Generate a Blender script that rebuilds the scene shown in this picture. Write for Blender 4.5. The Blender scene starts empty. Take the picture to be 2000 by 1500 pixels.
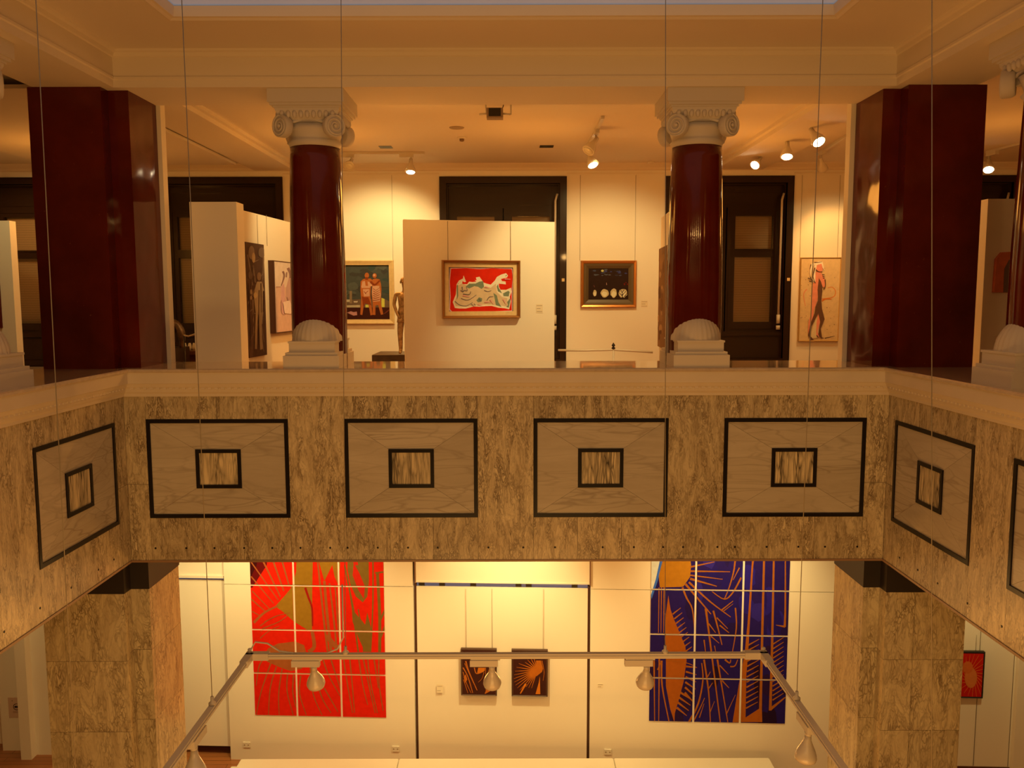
import bpy, math, random
from mathutils import Vector, Matrix, noise
random.seed(7)
S = bpy.context.scene
COL = S.collection
PI = math.pi

# ------------------------------------------------------------------ camera
F = 1640.0
PITCH = math.atan(170 / F)
ROLL = math.radians(0.13)
cp, sp, cr, sr = math.cos(PITCH), math.sin(PITCH), math.cos(ROLL), math.sin(ROLL)
cam = bpy.data.cameras.new('camera')
cam.sensor_fit = 'HORIZONTAL'; cam.sensor_width = 36.0; cam.lens = 36.0 * F / 2000
cam.clip_start = 0.05; cam.clip_end = 100
co = bpy.data.objects.new('camera', cam); COL.objects.link(co)
AX = Vector((1, 0, 0)); AU = Vector((0, sp, cp)); AF = Vector((0, cp, -sp))
R_ = AX * cr - AU * sr; U_ = AX * sr + AU * cr
co.matrix_world = Matrix(((R_.x, U_.x, -AF.x, 0), (R_.y, U_.y, -AF.y, 0), (R_.z, U_.z, -AF.z, 0), (0, 0, 0, 1)))
S.camera = co

def ray(px, py):
    u = (px - 1000) / F; v = -(py - 750) / F
    a = cr * u + sr * v; b = -sr * u + cr * v
    return Vector((a, cp + b * sp, -sp + b * cp))
def onY(px, py, Y):
    r = ray(px, py); return r * (Y / r.y)
def onZ(px, py, Z):
    r = ray(px, py); return r * (Z / r.z)
def onX(px, py, X):
    r = ray(px, py); return r * (X / r.x)

# ------------------------------------------------------------------ materials
def lin(c):
    return tuple(((x / 255.) / 12.92 if x <= 10 else (((x / 255.) + 0.055) / 1.055) ** 2.4) for x in c)
MC = {}
def mat(name, col, rough=0.6, metal=0.0, coat=0.0, emit=None, estr=0.0, spec=0.5, nz=0.0, nscale=8.0, bump=0.0):
    if name in MC: return MC[name]
    m = bpy.data.materials.new(name); m.use_nodes = True
    nt = m.node_tree; b = nt.nodes['Principled BSDF']
    b.inputs['Base Color'].default_value = (*col, 1)
    b.inputs['Roughness'].default_value = rough
    b.inputs['Metallic'].default_value = metal
    b.inputs['Coat Weight'].default_value = coat
    b.inputs['Coat Roughness'].default_value = 0.04
    b.inputs['Specular IOR Level'].default_value = spec
    if emit:
        b.inputs['Emission Color'].default_value = (*emit, 1); b.inputs['Emission Strength'].default_value = estr
    if nz > 0 or bump > 0:
        tc = nt.nodes.new('ShaderNodeTexCoord'); n = nt.nodes.new('ShaderNodeTexNoise')
        n.inputs['Scale'].default_value = nscale; n.inputs['Detail'].default_value = 5
        nt.links.new(tc.outputs['Object'], n.inputs['Vector'])
        if nz > 0:
            rp = nt.nodes.new('ShaderNodeValToRGB')
            rp.color_ramp.elements[0].position = 0.3; rp.color_ramp.elements[1].position = 0.7
            rp.color_ramp.elements[0].color = (*[c * (1 - nz) for c in col], 1)
            rp.color_ramp.elements[1].color = (*[min(1, c * (1 + nz * .5)) for c in col], 1)
            nt.links.new(n.outputs['Fac'], rp.inputs['Fac']); nt.links.new(rp.outputs['Color'], b.inputs['Base Color'])
        if bump > 0:
            bp = nt.nodes.new('ShaderNodeBump'); bp.inputs['Strength'].default_value = bump; bp.inputs['Distance'].default_value = 0.01
            nt.links.new(n.outputs['Fac'], bp.inputs['Height']); nt.links.new(bp.outputs['Normal'], b.inputs['Normal'])
    MC[name] = m
    return m

def vein_marble(name, base, vein, vein2, stretch=(1, 1, .33), scale=14, thr=.055, rough=.28, warp=.25, rot=(0, 0, 0), isl=True, mottle=.5, amount=1.0):
    """cloudy slab marble crossed by a net of dark veins; each slab (mesh island) gets its own cut"""
    m = bpy.data.materials.new(name); m.use_nodes = True
    nt = m.node_tree; N = nt.nodes; L = nt.links; b = N['Principled BSDF']
    b.inputs['Roughness'].default_value = rough; b.inputs['Specular IOR Level'].default_value = .35
    tc = N.new('ShaderNodeTexCoord'); geo = N.new('ShaderNodeNewGeometry')
    mp = N.new('ShaderNodeMapping'); mp.inputs['Scale'].default_value = stretch; mp.inputs['Rotation'].default_value = rot
    L.new(tc.outputs['Object'], mp.inputs['Vector'])
    off = N.new('ShaderNodeVectorMath'); off.operation = 'ADD'
    cx = N.new('ShaderNodeCombineXYZ')
    ms = []
    for k in (17.0, 31.0, 53.0):
        q = N.new('ShaderNodeMath'); q.operation = 'MULTIPLY'; q.inputs[1].default_value = k if isl else 0
        L.new(geo.outputs['Random Per Island'], q.inputs[0]); ms.append(q)
    for i, q in enumerate(ms): L.new(q.outputs[0], cx.inputs[i])
    L.new(mp.outputs[0], off.inputs[0]); L.new(cx.outputs[0], off.inputs[1])
    wn = N.new('ShaderNodeTexNoise'); wn.inputs['Scale'].default_value = scale * .35; wn.inputs['Detail'].default_value = 4
    L.new(off.outputs[0], wn.inputs['Vector'])
    wv = N.new('ShaderNodeVectorMath'); wv.operation = 'MULTIPLY_ADD'; wv.inputs[1].default_value = (warp,) * 3
    L.new(wn.outputs['Color'], wv.inputs[0]); L.new(off.outputs[0], wv.inputs[2])
    def net(sc, th):
        v = N.new('ShaderNodeTexVoronoi'); v.feature = 'DISTANCE_TO_EDGE'; v.inputs['Scale'].default_value = sc
        L.new(wv.outputs[0], v.inputs['Vector'])
        r = N.new('ShaderNodeMapRange'); r.inputs['From Min'].default_value = 0; r.inputs['From Max'].default_value = th
        r.inputs['To Min'].default_value = 1; r.inputs['To Max'].default_value = 0
        L.new(v.outputs['Distance'], r.inputs['Value']); return r
    a = net(scale, thr); c = net(scale * 2.3, thr * 1.6)
    mk = N.new('ShaderNodeTexNoise'); mk.inputs['Scale'].default_value = scale * .45; mk.inputs['Detail'].default_value = 6; mk.inputs['Roughness'].default_value = .65
    L.new(wv.outputs[0], mk.inputs['Vector'])
    mr = N.new('ShaderNodeMapRange'); mr.inputs['From Min'].default_value = .40; mr.inputs['From Max'].default_value = .60
    L.new(mk.outputs['Fac'], mr.inputs['Value'])
    mu = N.new('ShaderNodeMath'); mu.operation = 'MULTIPLY'; L.new(c.outputs[0], mu.inputs[0]); L.new(mr.outputs[0], mu.inputs[1])
    mu2 = N.new('ShaderNodeMath'); mu2.operation = 'MULTIPLY_ADD'; mu2.inputs[1].default_value = .6; mu2.inputs[2].default_value = .25
    L.new(mr.outputs[0], mu2.inputs[0])
    mu3 = N.new('ShaderNodeMath'); mu3.operation = 'MULTIPLY'; L.new(a.outputs[0], mu3.inputs[0]); L.new(mu2.outputs[0], mu3.inputs[1])
    mx = N.new('ShaderNodeMath'); mx.operation = 'MAXIMUM'; L.new(mu3.outputs[0], mx.inputs[0]); L.new(mu.outputs[0], mx.inputs[1])
    am = N.new('ShaderNodeMath'); am.operation = 'MULTIPLY'; am.inputs[1].default_value = amount; L.new(mx.outputs[0], am.inputs[0])
    cl = N.new('ShaderNodeTexNoise'); cl.inputs['Scale'].default_value = scale * .8; cl.inputs['Detail'].default_value = 8; cl.inputs['Roughness'].default_value = .7
    L.new(wv.outputs[0], cl.inputs['Vector'])
    rp = N.new('ShaderNodeValToRGB'); rp.color_ramp.elements[0].position = .35; rp.color_ramp.elements[1].position = .62
    rp.color_ramp.elements[0].color = (*[x * (1 - mottle) + y * mottle for x, y in zip(base, vein2)], 1); rp.color_ramp.elements[1].color = (*base, 1)
    L.new(cl.outputs['Fac'], rp.inputs['Fac'])
    mix = N.new('ShaderNodeMixRGB'); L.new(am.outputs[0], mix.inputs['Fac']); L.new(rp.outputs['Color'], mix.inputs['Color1']); mix.inputs['Color2'].default_value = (*vein, 1)
    # slab to slab tone
    hs = N.new('ShaderNodeHueSaturation'); mrr = N.new('ShaderNodeMapRange'); mrr.inputs['To Min'].default_value = .9 if isl else 1; mrr.inputs['To Max'].default_value = 1.08 if isl else 1
    L.new(geo.outputs['Random Per Island'], mrr.inputs['Value']); L.new(mrr.outputs[0], hs.inputs['Value']); L.new(mix.outputs['Color'], hs.inputs['Color'])
    L.new(hs.outputs['Color'], b.inputs['Base Color'])
    return m

PL = mat('plaster_cream', (.80, .76, .68), .75, nz=.05, nscale=3)
CEIL = mat('ceiling_plaster', (.76, .70, .60), .8)
WHT = mat('wall_white', (.84, .82, .76), .7)
WHL = mat('lower_wall_white', (.84, .80, .72), .65)
STN = mat('ledge_stone', (.55, .47, .38), .10, coat=.6, nz=.12, nscale=25)
LED = mat('ledge_plaster', (.66, .60, .50), .6, nz=.04, nscale=4)
ORN = mat('ornament_plaster', (.62, .58, .52), .6)
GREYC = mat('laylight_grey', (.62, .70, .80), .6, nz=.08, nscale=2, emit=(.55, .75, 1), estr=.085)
BLK = mat('black_marble', (.010, .008, .007), .3, spec=.25)
DKW = mat('dark_varnished_wood', (.022, .010, .006), .24, coat=.12, spec=.3)
DKG = mat('black_stone_band', (.022, .017, .014), .5)
WMET = mat('white_enamel', (.60, .57, .52), .4)
BULB = mat('white_bulb_glass', (.66, .62, .54), .25, coat=.3)
STEEL = mat('steel_wire', (.30, .27, .22), .5, metal=.4)
GOLD = mat('gold_frame', (.62, .40, .12), .35, metal=.6)
CREAMF = mat('cream_gilt_liner', (.72, .56, .30), .5, nz=.1, nscale=20)
BRNZ = mat('bronze', (.42, .30, .18), .38, metal=.35, nz=.5, nscale=25, bump=.5)
DBRZ = mat('dark_bronze', (.16, .10, .06), .35, metal=.5, nz=.5, nscale=20, bump=.5)
BLACK = mat('matt_black', (.012, .010, .009), .4)
FLM = mat('off_white_plinth', (.84, .80, .70), .35)
WOOD = None
VEIN = vein_marble('veined_marble', (.67, .60, .42), (.13, .09, .05), (.37, .295, .18), stretch=(1, 1, .26), scale=25, thr=.11, mottle=.75, amount=1.0)
VEINP = vein_marble('veined_marble_pillar', (.70, .65, .45), (.17, .125, .07), (.44, .37, .235), stretch=(1, 1, .3), scale=17, thr=.09, mottle=.7, amount=.9)
PALE = vein_marble('pale_marble', (.52, .49, .42), (.24, .20, .15), (.40, .36, .29), stretch=(.16, .16, 1), rot=(0, .40, 0), scale=6, thr=.035, rough=.22, warp=.4, mottle=.7, amount=.6)
STRK = vein_marble('streaked_marble', (.80, .71, .48), (.05, .04, .03), (.42, .35, .23), stretch=(1, 1, .1), scale=20, thr=.14, rough=.25, warp=.06, mottle=.5)

def red_marble():
    m = bpy.data.materials.new('red_marble'); m.use_nodes = True
    nt = m.node_tree; N = nt.nodes; L = nt.links; b = N['Principled BSDF']
    b.inputs['Roughness'].default_value = .10; b.inputs['Coat Weight'].default_value = .12; b.inputs['Coat Roughness'].default_value = .03
    b.inputs['Specular IOR Level'].default_value = .3
    tc = N.new('ShaderNodeTexCoord')
    n1 = N.new('ShaderNodeTexNoise'); n1.inputs['Scale'].default_value = 3; n1.inputs['Detail'].default_value = 8; L.new(tc.outputs['Object'], n1.inputs['Vector'])
    r1 = N.new('ShaderNodeValToRGB'); r1.color_ramp.elements[0].position = .35; r1.color_ramp.elements[1].position = .7
    r1.color_ramp.elements[0].color = (.075, .006, .003, 1); r1.color_ramp.elements[1].color = (.12, .013, .006, 1)
    L.new(n1.outputs['Fac'], r1.inputs['Fac'])
    n2 = N.new('ShaderNodeTexNoise'); n2.inputs['Scale'].default_value = 22; n2.inputs['Detail'].default_value = 7; n2.inputs['Roughness'].default_value = .7; L.new(tc.outputs['Object'], n2.inputs['Vector'])
    r2 = N.new('ShaderNodeMapRange'); r2.inputs['From Min'].default_value = .66; r2.inputs['From Max'].default_value = .74; L.new(n2.outputs['Fac'], r2.inputs['Value'])
    mx = N.new('ShaderNodeMixRGB'); L.new(r2.outputs[0], mx.inputs['Fac']); L.new(r1.outputs['Color'], mx.inputs['Color1']); mx.inputs['Color2'].default_value = (.20, .06, .03, 1)
    L.new(mx.outputs['Color'], b.inputs['Base Color'])
    n3 = N.new('ShaderNodeTexNoise'); n3.inputs['Scale'].default_value = 1.6; n3.inputs['Detail'].default_value = 2; L.new(tc.outputs['Object'], n3.inputs['Vector'])
    bp = N.new('ShaderNodeBump'); bp.inputs['Strength'].default_value = .5; bp.inputs['Distance'].default_value = .03
    L.new(n3.outputs['Fac'], bp.inputs['Height']); L.new(bp.outputs['Normal'], b.inputs['Normal']); L.new(bp.outputs['Normal'], b.inputs['Coat Normal'])
    return m
RED = red_marble()
def wood_floor():
    m = bpy.data.materials.new('wood_floor'); m.use_nodes = True
    nt = m.node_tree; N = nt.nodes; L = nt.links; b = N['Principled BSDF']; b.inputs['Roughness'].default_value = .3
    tc = N.new('ShaderNodeTexCoord'); br = N.new('ShaderNodeTexBrick'); br.inputs['Scale'].default_value = 1
    br.inputs['Brick Width'].default_value = 1.4; br.inputs['Row Height'].default_value = .085; br.inputs['Mortar Size'].default_value = .003
    br.inputs['Color1'].default_value = (.42, .17, .06, 1); br.inputs['Color2'].default_value = (.33, .12, .04, 1); br.inputs['Mortar'].default_value = (.08, .03, .01, 1)
    L.new(tc.outputs['Object'], br.inputs['Vector']); L.new(br.outputs['Color'], b.inputs['Base Color'])
    return m
WOOD = wood_floor()
def blind_mat():
    m = bpy.data.materials.new('blind_slats'); m.use_nodes = True
    nt = m.node_tree; N = nt.nodes; L = nt.links; b = N['Principled BSDF']; b.inputs['Roughness'].default_value = .45
    tc = N.new('ShaderNodeTexCoord'); w = N.new('ShaderNodeTexWave'); w.bands_direction = 'Z'; w.inputs['Scale'].default_value = 9; w.inputs['Distortion'].default_value = 0
    L.new(tc.outputs['Object'], w.inputs['Vector']); r = N.new('ShaderNodeValToRGB')
    r.color_ramp.elements[0].color = (.26, .17, .09, 1); r.color_ramp.elements[1].color = (.34, .23, .12, 1)
    L.new(w.outputs['Fac'], r.inputs['Fac']); L.new(r.outputs['Color'], b.inputs['Base Color'])
    return m
BLIND = blind_mat()
def glass_mat():
    m = bpy.data.materials.new('window_glass'); m.use_nodes = True
    nt = m.node_tree; N = nt.nodes; L = nt.links; N.remove(N['Principled BSDF'])
    g = N.new('ShaderNodeBsdfGlossy'); g.inputs['Roughness'].default_value = .02; t = N.new('ShaderNodeBsdfTransparent')
    fr = N.new('ShaderNodeFresnel'); fr.inputs['IOR'].default_value = 1.5; mx = N.new('ShaderNodeMixShader')
    L.new(fr.outputs[0], mx.inputs[0]); L.new(t.outputs[0], mx.inputs[1]); L.new(g.outputs[0], mx.inputs[2]); L.new(mx.outputs[0], N['Material Output'].inputs['Surface'])
    return m
GLASS = glass_mat()

# ------------------------------------------------------------------ mesh helpers
class MB:
    def __init__(s): s.v = []; s.f = []; s.mi = []; s.cur = 0; s.sm = []
    def add(s, vs, fs, sm=False):
        o = len(s.v); s.v += [tuple(v) for v in vs]
        for f in fs: s.f.append([i + o for i in f]); s.mi.append(s.cur); s.sm.append(sm)
        return s
    def box(s, x0, x1, y0, y1, z0, z1):
        return s.add([(x0, y0, z0), (x1, y0, z0), (x1, y1, z0), (x0, y1, z0), (x0, y0, z1), (x1, y0, z1), (x1, y1, z1), (x0, y1, z1)],
                     [(0, 3, 2, 1), (4, 5, 6, 7), (0, 1, 5, 4), (1, 2, 6, 5), (2, 3, 7, 6), (3, 0, 4, 7)])
    def bevbox(s, x0, x1, y0, y1, z0, z1, b=.01):
        # box with chamfered vertical and horizontal edges on top
        P = [(x0 + b, y0), (x1 - b, y0), (x1, y0 + b), (x1, y1 - b), (x1 - b, y1), (x0 + b, y1), (x0, y1 - b), (x0, y0 + b)]
        cx, cy = (x0 + x1) / 2, (y0 + y1) / 2
        vs = [(x, y, z0) for x, y in P] + [(x, y, z1 - b) for x, y in P] + [(x - b * (1 if x > cx else -1), y - b * (1 if y > cy else -1), z1) for x, y in P]
        n = 8; fs = [tuple(range(n - 1, -1, -1)), tuple(range(2 * n, 3 * n))]
        for k in range(2):
            for i in range(n): j = (i + 1) % n; fs.append((k * n + i, k * n + j, (k + 1) * n + j, (k + 1) * n + i))
        return s.add(vs, fs)
    def prism(s, P, z0, z1):
        n = len(P)
        a = sum(P[i][0] * P[(i + 1) % n][1] - P[(i + 1) % n][0] * P[i][1] for i in range(n))
        if a < 0: P = P[::-1]
        return s.add([(x, y, z0) for x, y in P] + [(x, y, z1) for x, y in P],
                     [tuple(range(n - 1, -1, -1)), tuple(range(n, 2 * n))] + [(i, (i + 1) % n, n + (i + 1) % n, n + i) for i in range(n)])
    def tube(s, pts, r, n=8, r1=None, cap=True):
        pts = [Vector(p) for p in pts]; m = len(pts); vs = []; prev = None
        for k, p in enumerate(pts):
            t = (pts[min(k + 1, m - 1)] - pts[max(k - 1, 0)]).normalized()
            a = Vector((0, 0, 1)) if abs(t.z) < .9 else Vector((1, 0, 0))
            if prev is not None: u = (prev - t * prev.dot(t)).normalized()
            else: u = t.cross(a).normalized()
            prev = u; w = t.cross(u)
            if isinstance(r, (list, tuple)): rr = r[k]
            else: rr = r if r1 is None else r + (r1 - r) * k / (m - 1)
            for i in range(n):
                an = 2 * PI * i / n; vs.append(p + (u * math.cos(an) + w * math.sin(an)) * rr)
        fs = []
        for k in range(m - 1):
            for i in range(n): j = (i + 1) % n; fs.append((k * n + i, k * n + j, (k + 1) * n + j, (k + 1) * n + i))
        s.add(vs, fs, True)
        if cap:
            o = len(s.v) - m * n
            s.f.append(list(range(o + n - 1, o - 1, -1))); s.mi.append(s.cur); s.sm.append(False)
            s.f.append([o + (m - 1) * n + i for i in range(n)]); s.mi.append(s.cur); s.sm.append(False)
        return s
    def lathe(s, prof, c, n=32, axis=Vector((0, 0, 1)), fn=None):
        """prof: list of (r, h) along axis from c"""
        axis = Vector(axis).normalized(); a = Vector((1, 0, 0)) if abs(axis.x) < .9 else Vector((0, 1, 0))
        u = (a - axis * a.dot(axis)).normalized(); w = axis.cross(u); c = Vector(c); vs = []
        for r, h in prof:
            for i in range(n):
                an = 2 * PI * i / n; rr = r * (fn(an, h) if fn else 1)
                vs.append(c + axis * h + (u * math.cos(an) + w * math.sin(an)) * rr)
        fs = []; m = len(prof)
        for k in range(m - 1):
            for i in range(n): j = (i + 1) % n; fs.append((k * n + i, k * n + j, (k + 1) * n + j, (k + 1) * n + i))
        o = len(s.v); s.add(vs, fs, True)
        s.f.append(list(range(o + n - 1, o - 1, -1))); s.mi.append(s.cur); s.sm.append(False)
        s.f.append([o + (m - 1) * n + i for i in range(n)]); s.mi.append(s.cur); s.sm.append(False)
        return s
WL = {}
def mk(name, m, mats, parent=None, kind=None, smooth=None, loc=None):
    if not isinstance(mats, (list, tuple)): mats = [mats]
    if parent is not None:
        pw = WL[parent.name]; o0 = pw
    else:
        o0 = Vector(loc) if loc is not None else Vector((0, 0, 0))
    me = bpy.data.meshes.new(name)
    me.from_pydata([(v[0] - o0[0], v[1] - o0[1], v[2] - o0[2]) for v in m.v], [], m.f)
    for q in mats: me.materials.append(q)
    me.polygons.foreach_set('material_index', m.mi)
    me.polygons.foreach_set('use_smooth', m.sm if smooth is None else [smooth] * len(m.f))
    me.update()
    o = bpy.data.objects.new(name, me); COL.objects.link(o)
    if parent is not None: o.parent = parent
    else: o.location = o0
    WL[o.name] = Vector(o0)
    if kind: o['kind'] = kind
    return o
def empty(name, loc, label=None, cat=None, group=None, kind=None):
    o = bpy.data.objects.new(name, None); COL.objects.link(o); o.location = loc; o.empty_display_size = .1
    WL[o.name] = Vector(loc)
    tag(o, label, cat, group, kind); return o
def tag(o, label=None, cat=None, group=None, kind=None):
    if label: o['label'] = label
    if cat: o['category'] = cat
    if group: o['group'] = group
    if kind: o['kind'] = kind
    return o
def sweepY(m, prof, x0, x1):
    """profile (y,z) polygon extruded along X"""
    n = len(prof)
    m.add([(x0, y, z) for y, z in prof] + [(x1, y, z) for y, z in prof],
          [tuple(range(n)), tuple(range(2 * n - 1, n - 1, -1))] + [(i, n + i, n + (i + 1) % n, (i + 1) % n) for i in range(n)])
def usweep(m, prof, X0, X1, Y1, Yn):
    """moulding running along the left side, the front and the right side of the atrium, mitred at the corners.
    prof = closed list of (out, z); out>0 projects from the wall plane towards the open atrium"""
    n = len(prof); st = []
    for out, z in prof: st.append(((X0 + out, Yn), (X0 + out, Y1 - out), (X1 - out, Y1 - out), (X1 - out, Yn), z))
    vs = []
    for k in range(4):
        for a in st: vs.append((a[k][0], a[k][1], a[4]))
    fs = []
    for k in range(3):
        for i in range(n): j = (i + 1) % n; fs.append((k * n + i, (k + 1) * n + i, (k + 1) * n + j, k * n + j))
    m.add(vs, fs)

# vertical planes that pictures and panels lie on
class Plane:
    def __init__(s, P, U):
        s.P = Vector((P[0], P[1], 0)); s.U = Vector((U[0], U[1], 0)).normalized(); s.n = Vector((s.U.y, -s.U.x, 0))
    def px(s, x, y):
        r = ray(x, y); k = s.P.dot(s.n) / r.dot(s.n); q = r * k; return ((q - s.P).dot(s.U), q.z)
    def pt(s, u, v, d=0): q = s.P + s.U * u + s.n * d; return (q.x, q.y, v)
    def box(s, m, u0, u1, v0, v1, d0, d1):
        p = [s.pt(u, v, d) for d in (d0, d1) for v in (v0, v1) for u in (u0, u1)]
        return m.add(p, [(0, 2, 3, 1), (4, 5, 7, 6), (0, 1, 5, 4), (2, 6, 7, 3), (1, 3, 7, 5), (0, 4, 6, 2)])
    def rect(s, pts):
        q = [s.px(*p) for p in pts]; us = sorted(a for a, b in q); vs = sorted(b for a, b in q)
        return ((us[0] + us[1]) / 2, (us[2] + us[3]) / 2, (vs[0] + vs[1]) / 2, (vs[2] + vs[3]) / 2)

def clip(poly, r):
    u0, u1, v0, v1 = r
    for ax, lim, sg in ((0, u0, 1), (0, u1, -1), (1, v0, 1), (1, v1, -1)):
        out = []; n = len(poly)
        for i in range(n):
            a, b = poly[i], poly[(i + 1) % n]; da, db = (a[ax] - lim) * sg, (b[ax] - lim) * sg
            if da >= 0: out.append(a)
            if (da >= 0) != (db >= 0):
                t = da / (da - db); out.append((a[0] + (b[0] - a[0]) * t, a[1] + (b[1] - a[1]) * t))
        poly = out
        if len(poly) < 3: return []
    return poly

def paint(rgb, L=(235, 185, 100)):
    """paint colour that reads as rgb under the warm light that makes white plaster read as L"""
    a = lin(rgb); l = lin(L); l = (l[1] / .64, l[1], max(.30 * l[1], .03)); return tuple(max(.004, min(.9, .82 * x / y)) for x, y in zip(a, l))
class Art:
    """flat painted surface on a Plane: ground colour plus thin layers of paint"""
    def __init__(s, pl, tf, d=0.0, L=(235, 185, 100)):
        s.pl = pl; s.tf = tf; s.items = []; s.L = L; s.d = d
    def q(s, p): return s.pl.px(*s.tf(*p))
    def poly(s, pts, col): s.items.append(([s.q(p) for p in pts], col)); return s
    def uvrect(s, r, col): s.items.append(([(r[0], r[2]), (r[1], r[2]), (r[1], r[3]), (r[0], r[3])], col))
    def ell(s, cx, cy, rx, ry, col, n=18, jit=.0):
        s.poly([(cx + rx * math.cos(2 * PI * i / n) * (1 + random.uniform(-jit, jit)), cy + ry * math.sin(2 * PI * i / n) * (1 + random.uniform(-jit, jit))) for i in range(n)], col); return s
    def stroke(s, pts, w, col, w1=None):
        w1 = w if w1 is None else w1; n = len(pts)
        if n > 2:  # smooth
            q = []
            for i in range(n - 1):
                p0, p1, p2, p3 = pts[max(i - 1, 0)], pts[i], pts[i + 1], pts[min(i + 2, n - 1)]
                for k in range(4):
                    t = k / 4; q.append(tuple(.5 * ((2 * p1[a]) + (p2[a] - p0[a]) * t + (2 * p0[a] - 5 * p1[a] + 4 * p2[a] - p3[a]) * t * t + (3 * p1[a] - p0[a] - 3 * p2[a] + p3[a]) * t ** 3) for a in (0, 1)))
            pts = q + [pts[-1]]; n = len(pts)
        L_, R2 = [], []
        for i in range(n):
            a = pts[max(i - 1, 0)]; b = pts[min(i + 1, n - 1)]; dx, dy = b[0] - a[0], b[1] - a[1]; l = math.hypot(dx, dy) or 1
            ww = (w + (w1 - w) * i / (n - 1)) / 2; L_.append((pts[i][0] - dy / l * ww, pts[i][1] + dx / l * ww)); R2.append((pts[i][0] + dy / l * ww, pts[i][1] - dx / l * ww))
        for i in range(n - 1): s.items.append(([s.q(p) for p in (L_[i], L_[i + 1], R2[i + 1], R2[i])], col))
        return s
    def build(s, name, rect, ground, parent, thick=.02, sheet=None, step=.00012):
        m = MB(); mats = []; idx = {}
        def use(c):
            c = tuple(c)
            if c not in idx:
                idx[c] = len(mats); al = paint(c, s.L)
                mats.append(mat('paint_%02x%02x%02x_%d' % (*c, int(s.L[2])), al, .6, nz=.09, nscale=18, spec=.08))
            m.cur = idx[c]
        use(ground); s.pl.box(m, rect[0], rect[1], rect[2], rect[3], s.d, s.d + thick)
        k = 1
        for pts, col in s.items:
            c = clip(pts, rect)
            if len(c) < 3: continue
            a = sum(c[i][0] * c[(i + 1) % len(c)][1] - c[(i + 1) % len(c)][0] * c[i][1] for i in range(len(c)))
            if abs(a) < 1e-6: continue
            if a < 0: c = c[::-1]
            use(col); m.add([s.pl.pt(u, v, s.d + thick + k * step) for u, v in c], [tuple(range(len(c)))]); k += 1
        return mk(name, m, mats, parent)

def frame(pl, r, w, d0, d1, name, mt, parent, prof=None):
    """picture frame with a mitred, stepped profile around rect r (outer)"""
    m = MB(); u0, u1, v0, v1 = r
    prof = prof or [(0, d0), (0, d1 * .7), (.25 * w, d1), (.7 * w, d1 * .85), (w, d1 * .6), (w, d0)]
    n = len(prof); vs = []
    for cu, cv, su, sv in ((u0, v0, 1, 1), (u1, v0, -1, 1), (u1, v1, -1, -1), (u0, v1, 1, -1)):
        for o, d in prof: vs.append(pl.pt(cu + su * o, cv + sv * o, d))
    fs = []
    for k in range(4):
        kk = (k + 1) % 4
        for i in range(n - 1): fs.append((k * n + i, kk * n + i, kk * n + i + 1, k * n + i + 1))
    m.add(vs, fs); return mk(name, m, mt, parent)
def inset(r, w): return (r[0] + w, r[1] - w, r[2] + w, r[3] - w)
def root_on(pl, r, name, label, cat, group=None):
    return empty(name, pl.pt((r[0] + r[1]) / 2, r[2], 0), label, cat, group)

# ------------------------------------------------------------------ main dimensions
XL, XR = -3.17, 3.08        # marble faces of the atrium sides
YF = 6.80                   # marble face of the front balcony
YN = -1.5                   # how far the side balconies run towards the viewer
ZT, ZM, ZB = -.568, -.80, -2.19   # ledge top, marble top, marble bottom
ZBEAM = 1.63; ZRING = 1.905; ZCEIL = 1.93
YW = 12.5; ZFU = -1.6; ZFL = -5.7

# ---- floors
m = MB(); m.box(-9, 9, 6.82, YW, ZFU - .12, ZFU); m.box(-9, XL - .02, YN, 6.82, ZFU - .12, ZFU); m.box(XR + .02, 9, YN, 6.82, ZFU - .12, ZFU)
mk('floor_upper', m, WOOD, kind='structure')
m = MB(); m.box(-9, 9, -2, 12.4, ZFL - .1, ZFL); mk('floor_lower', m, WOOD, kind='structure')
# ceiling of the lower gallery (underside of the upper slab)
m = MB(); m.box(-9, 9, 6.9, YW, ZB + .02, ZB + .14); m.box(-9, XL - .1, YN, 6.9, ZB + .02, ZB + .14); m.box(XR + .1, 9, YN, 6.9, ZB + .02, ZB + .14)
mk('ceiling_lower', m, CEIL, kind='structure')

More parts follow.
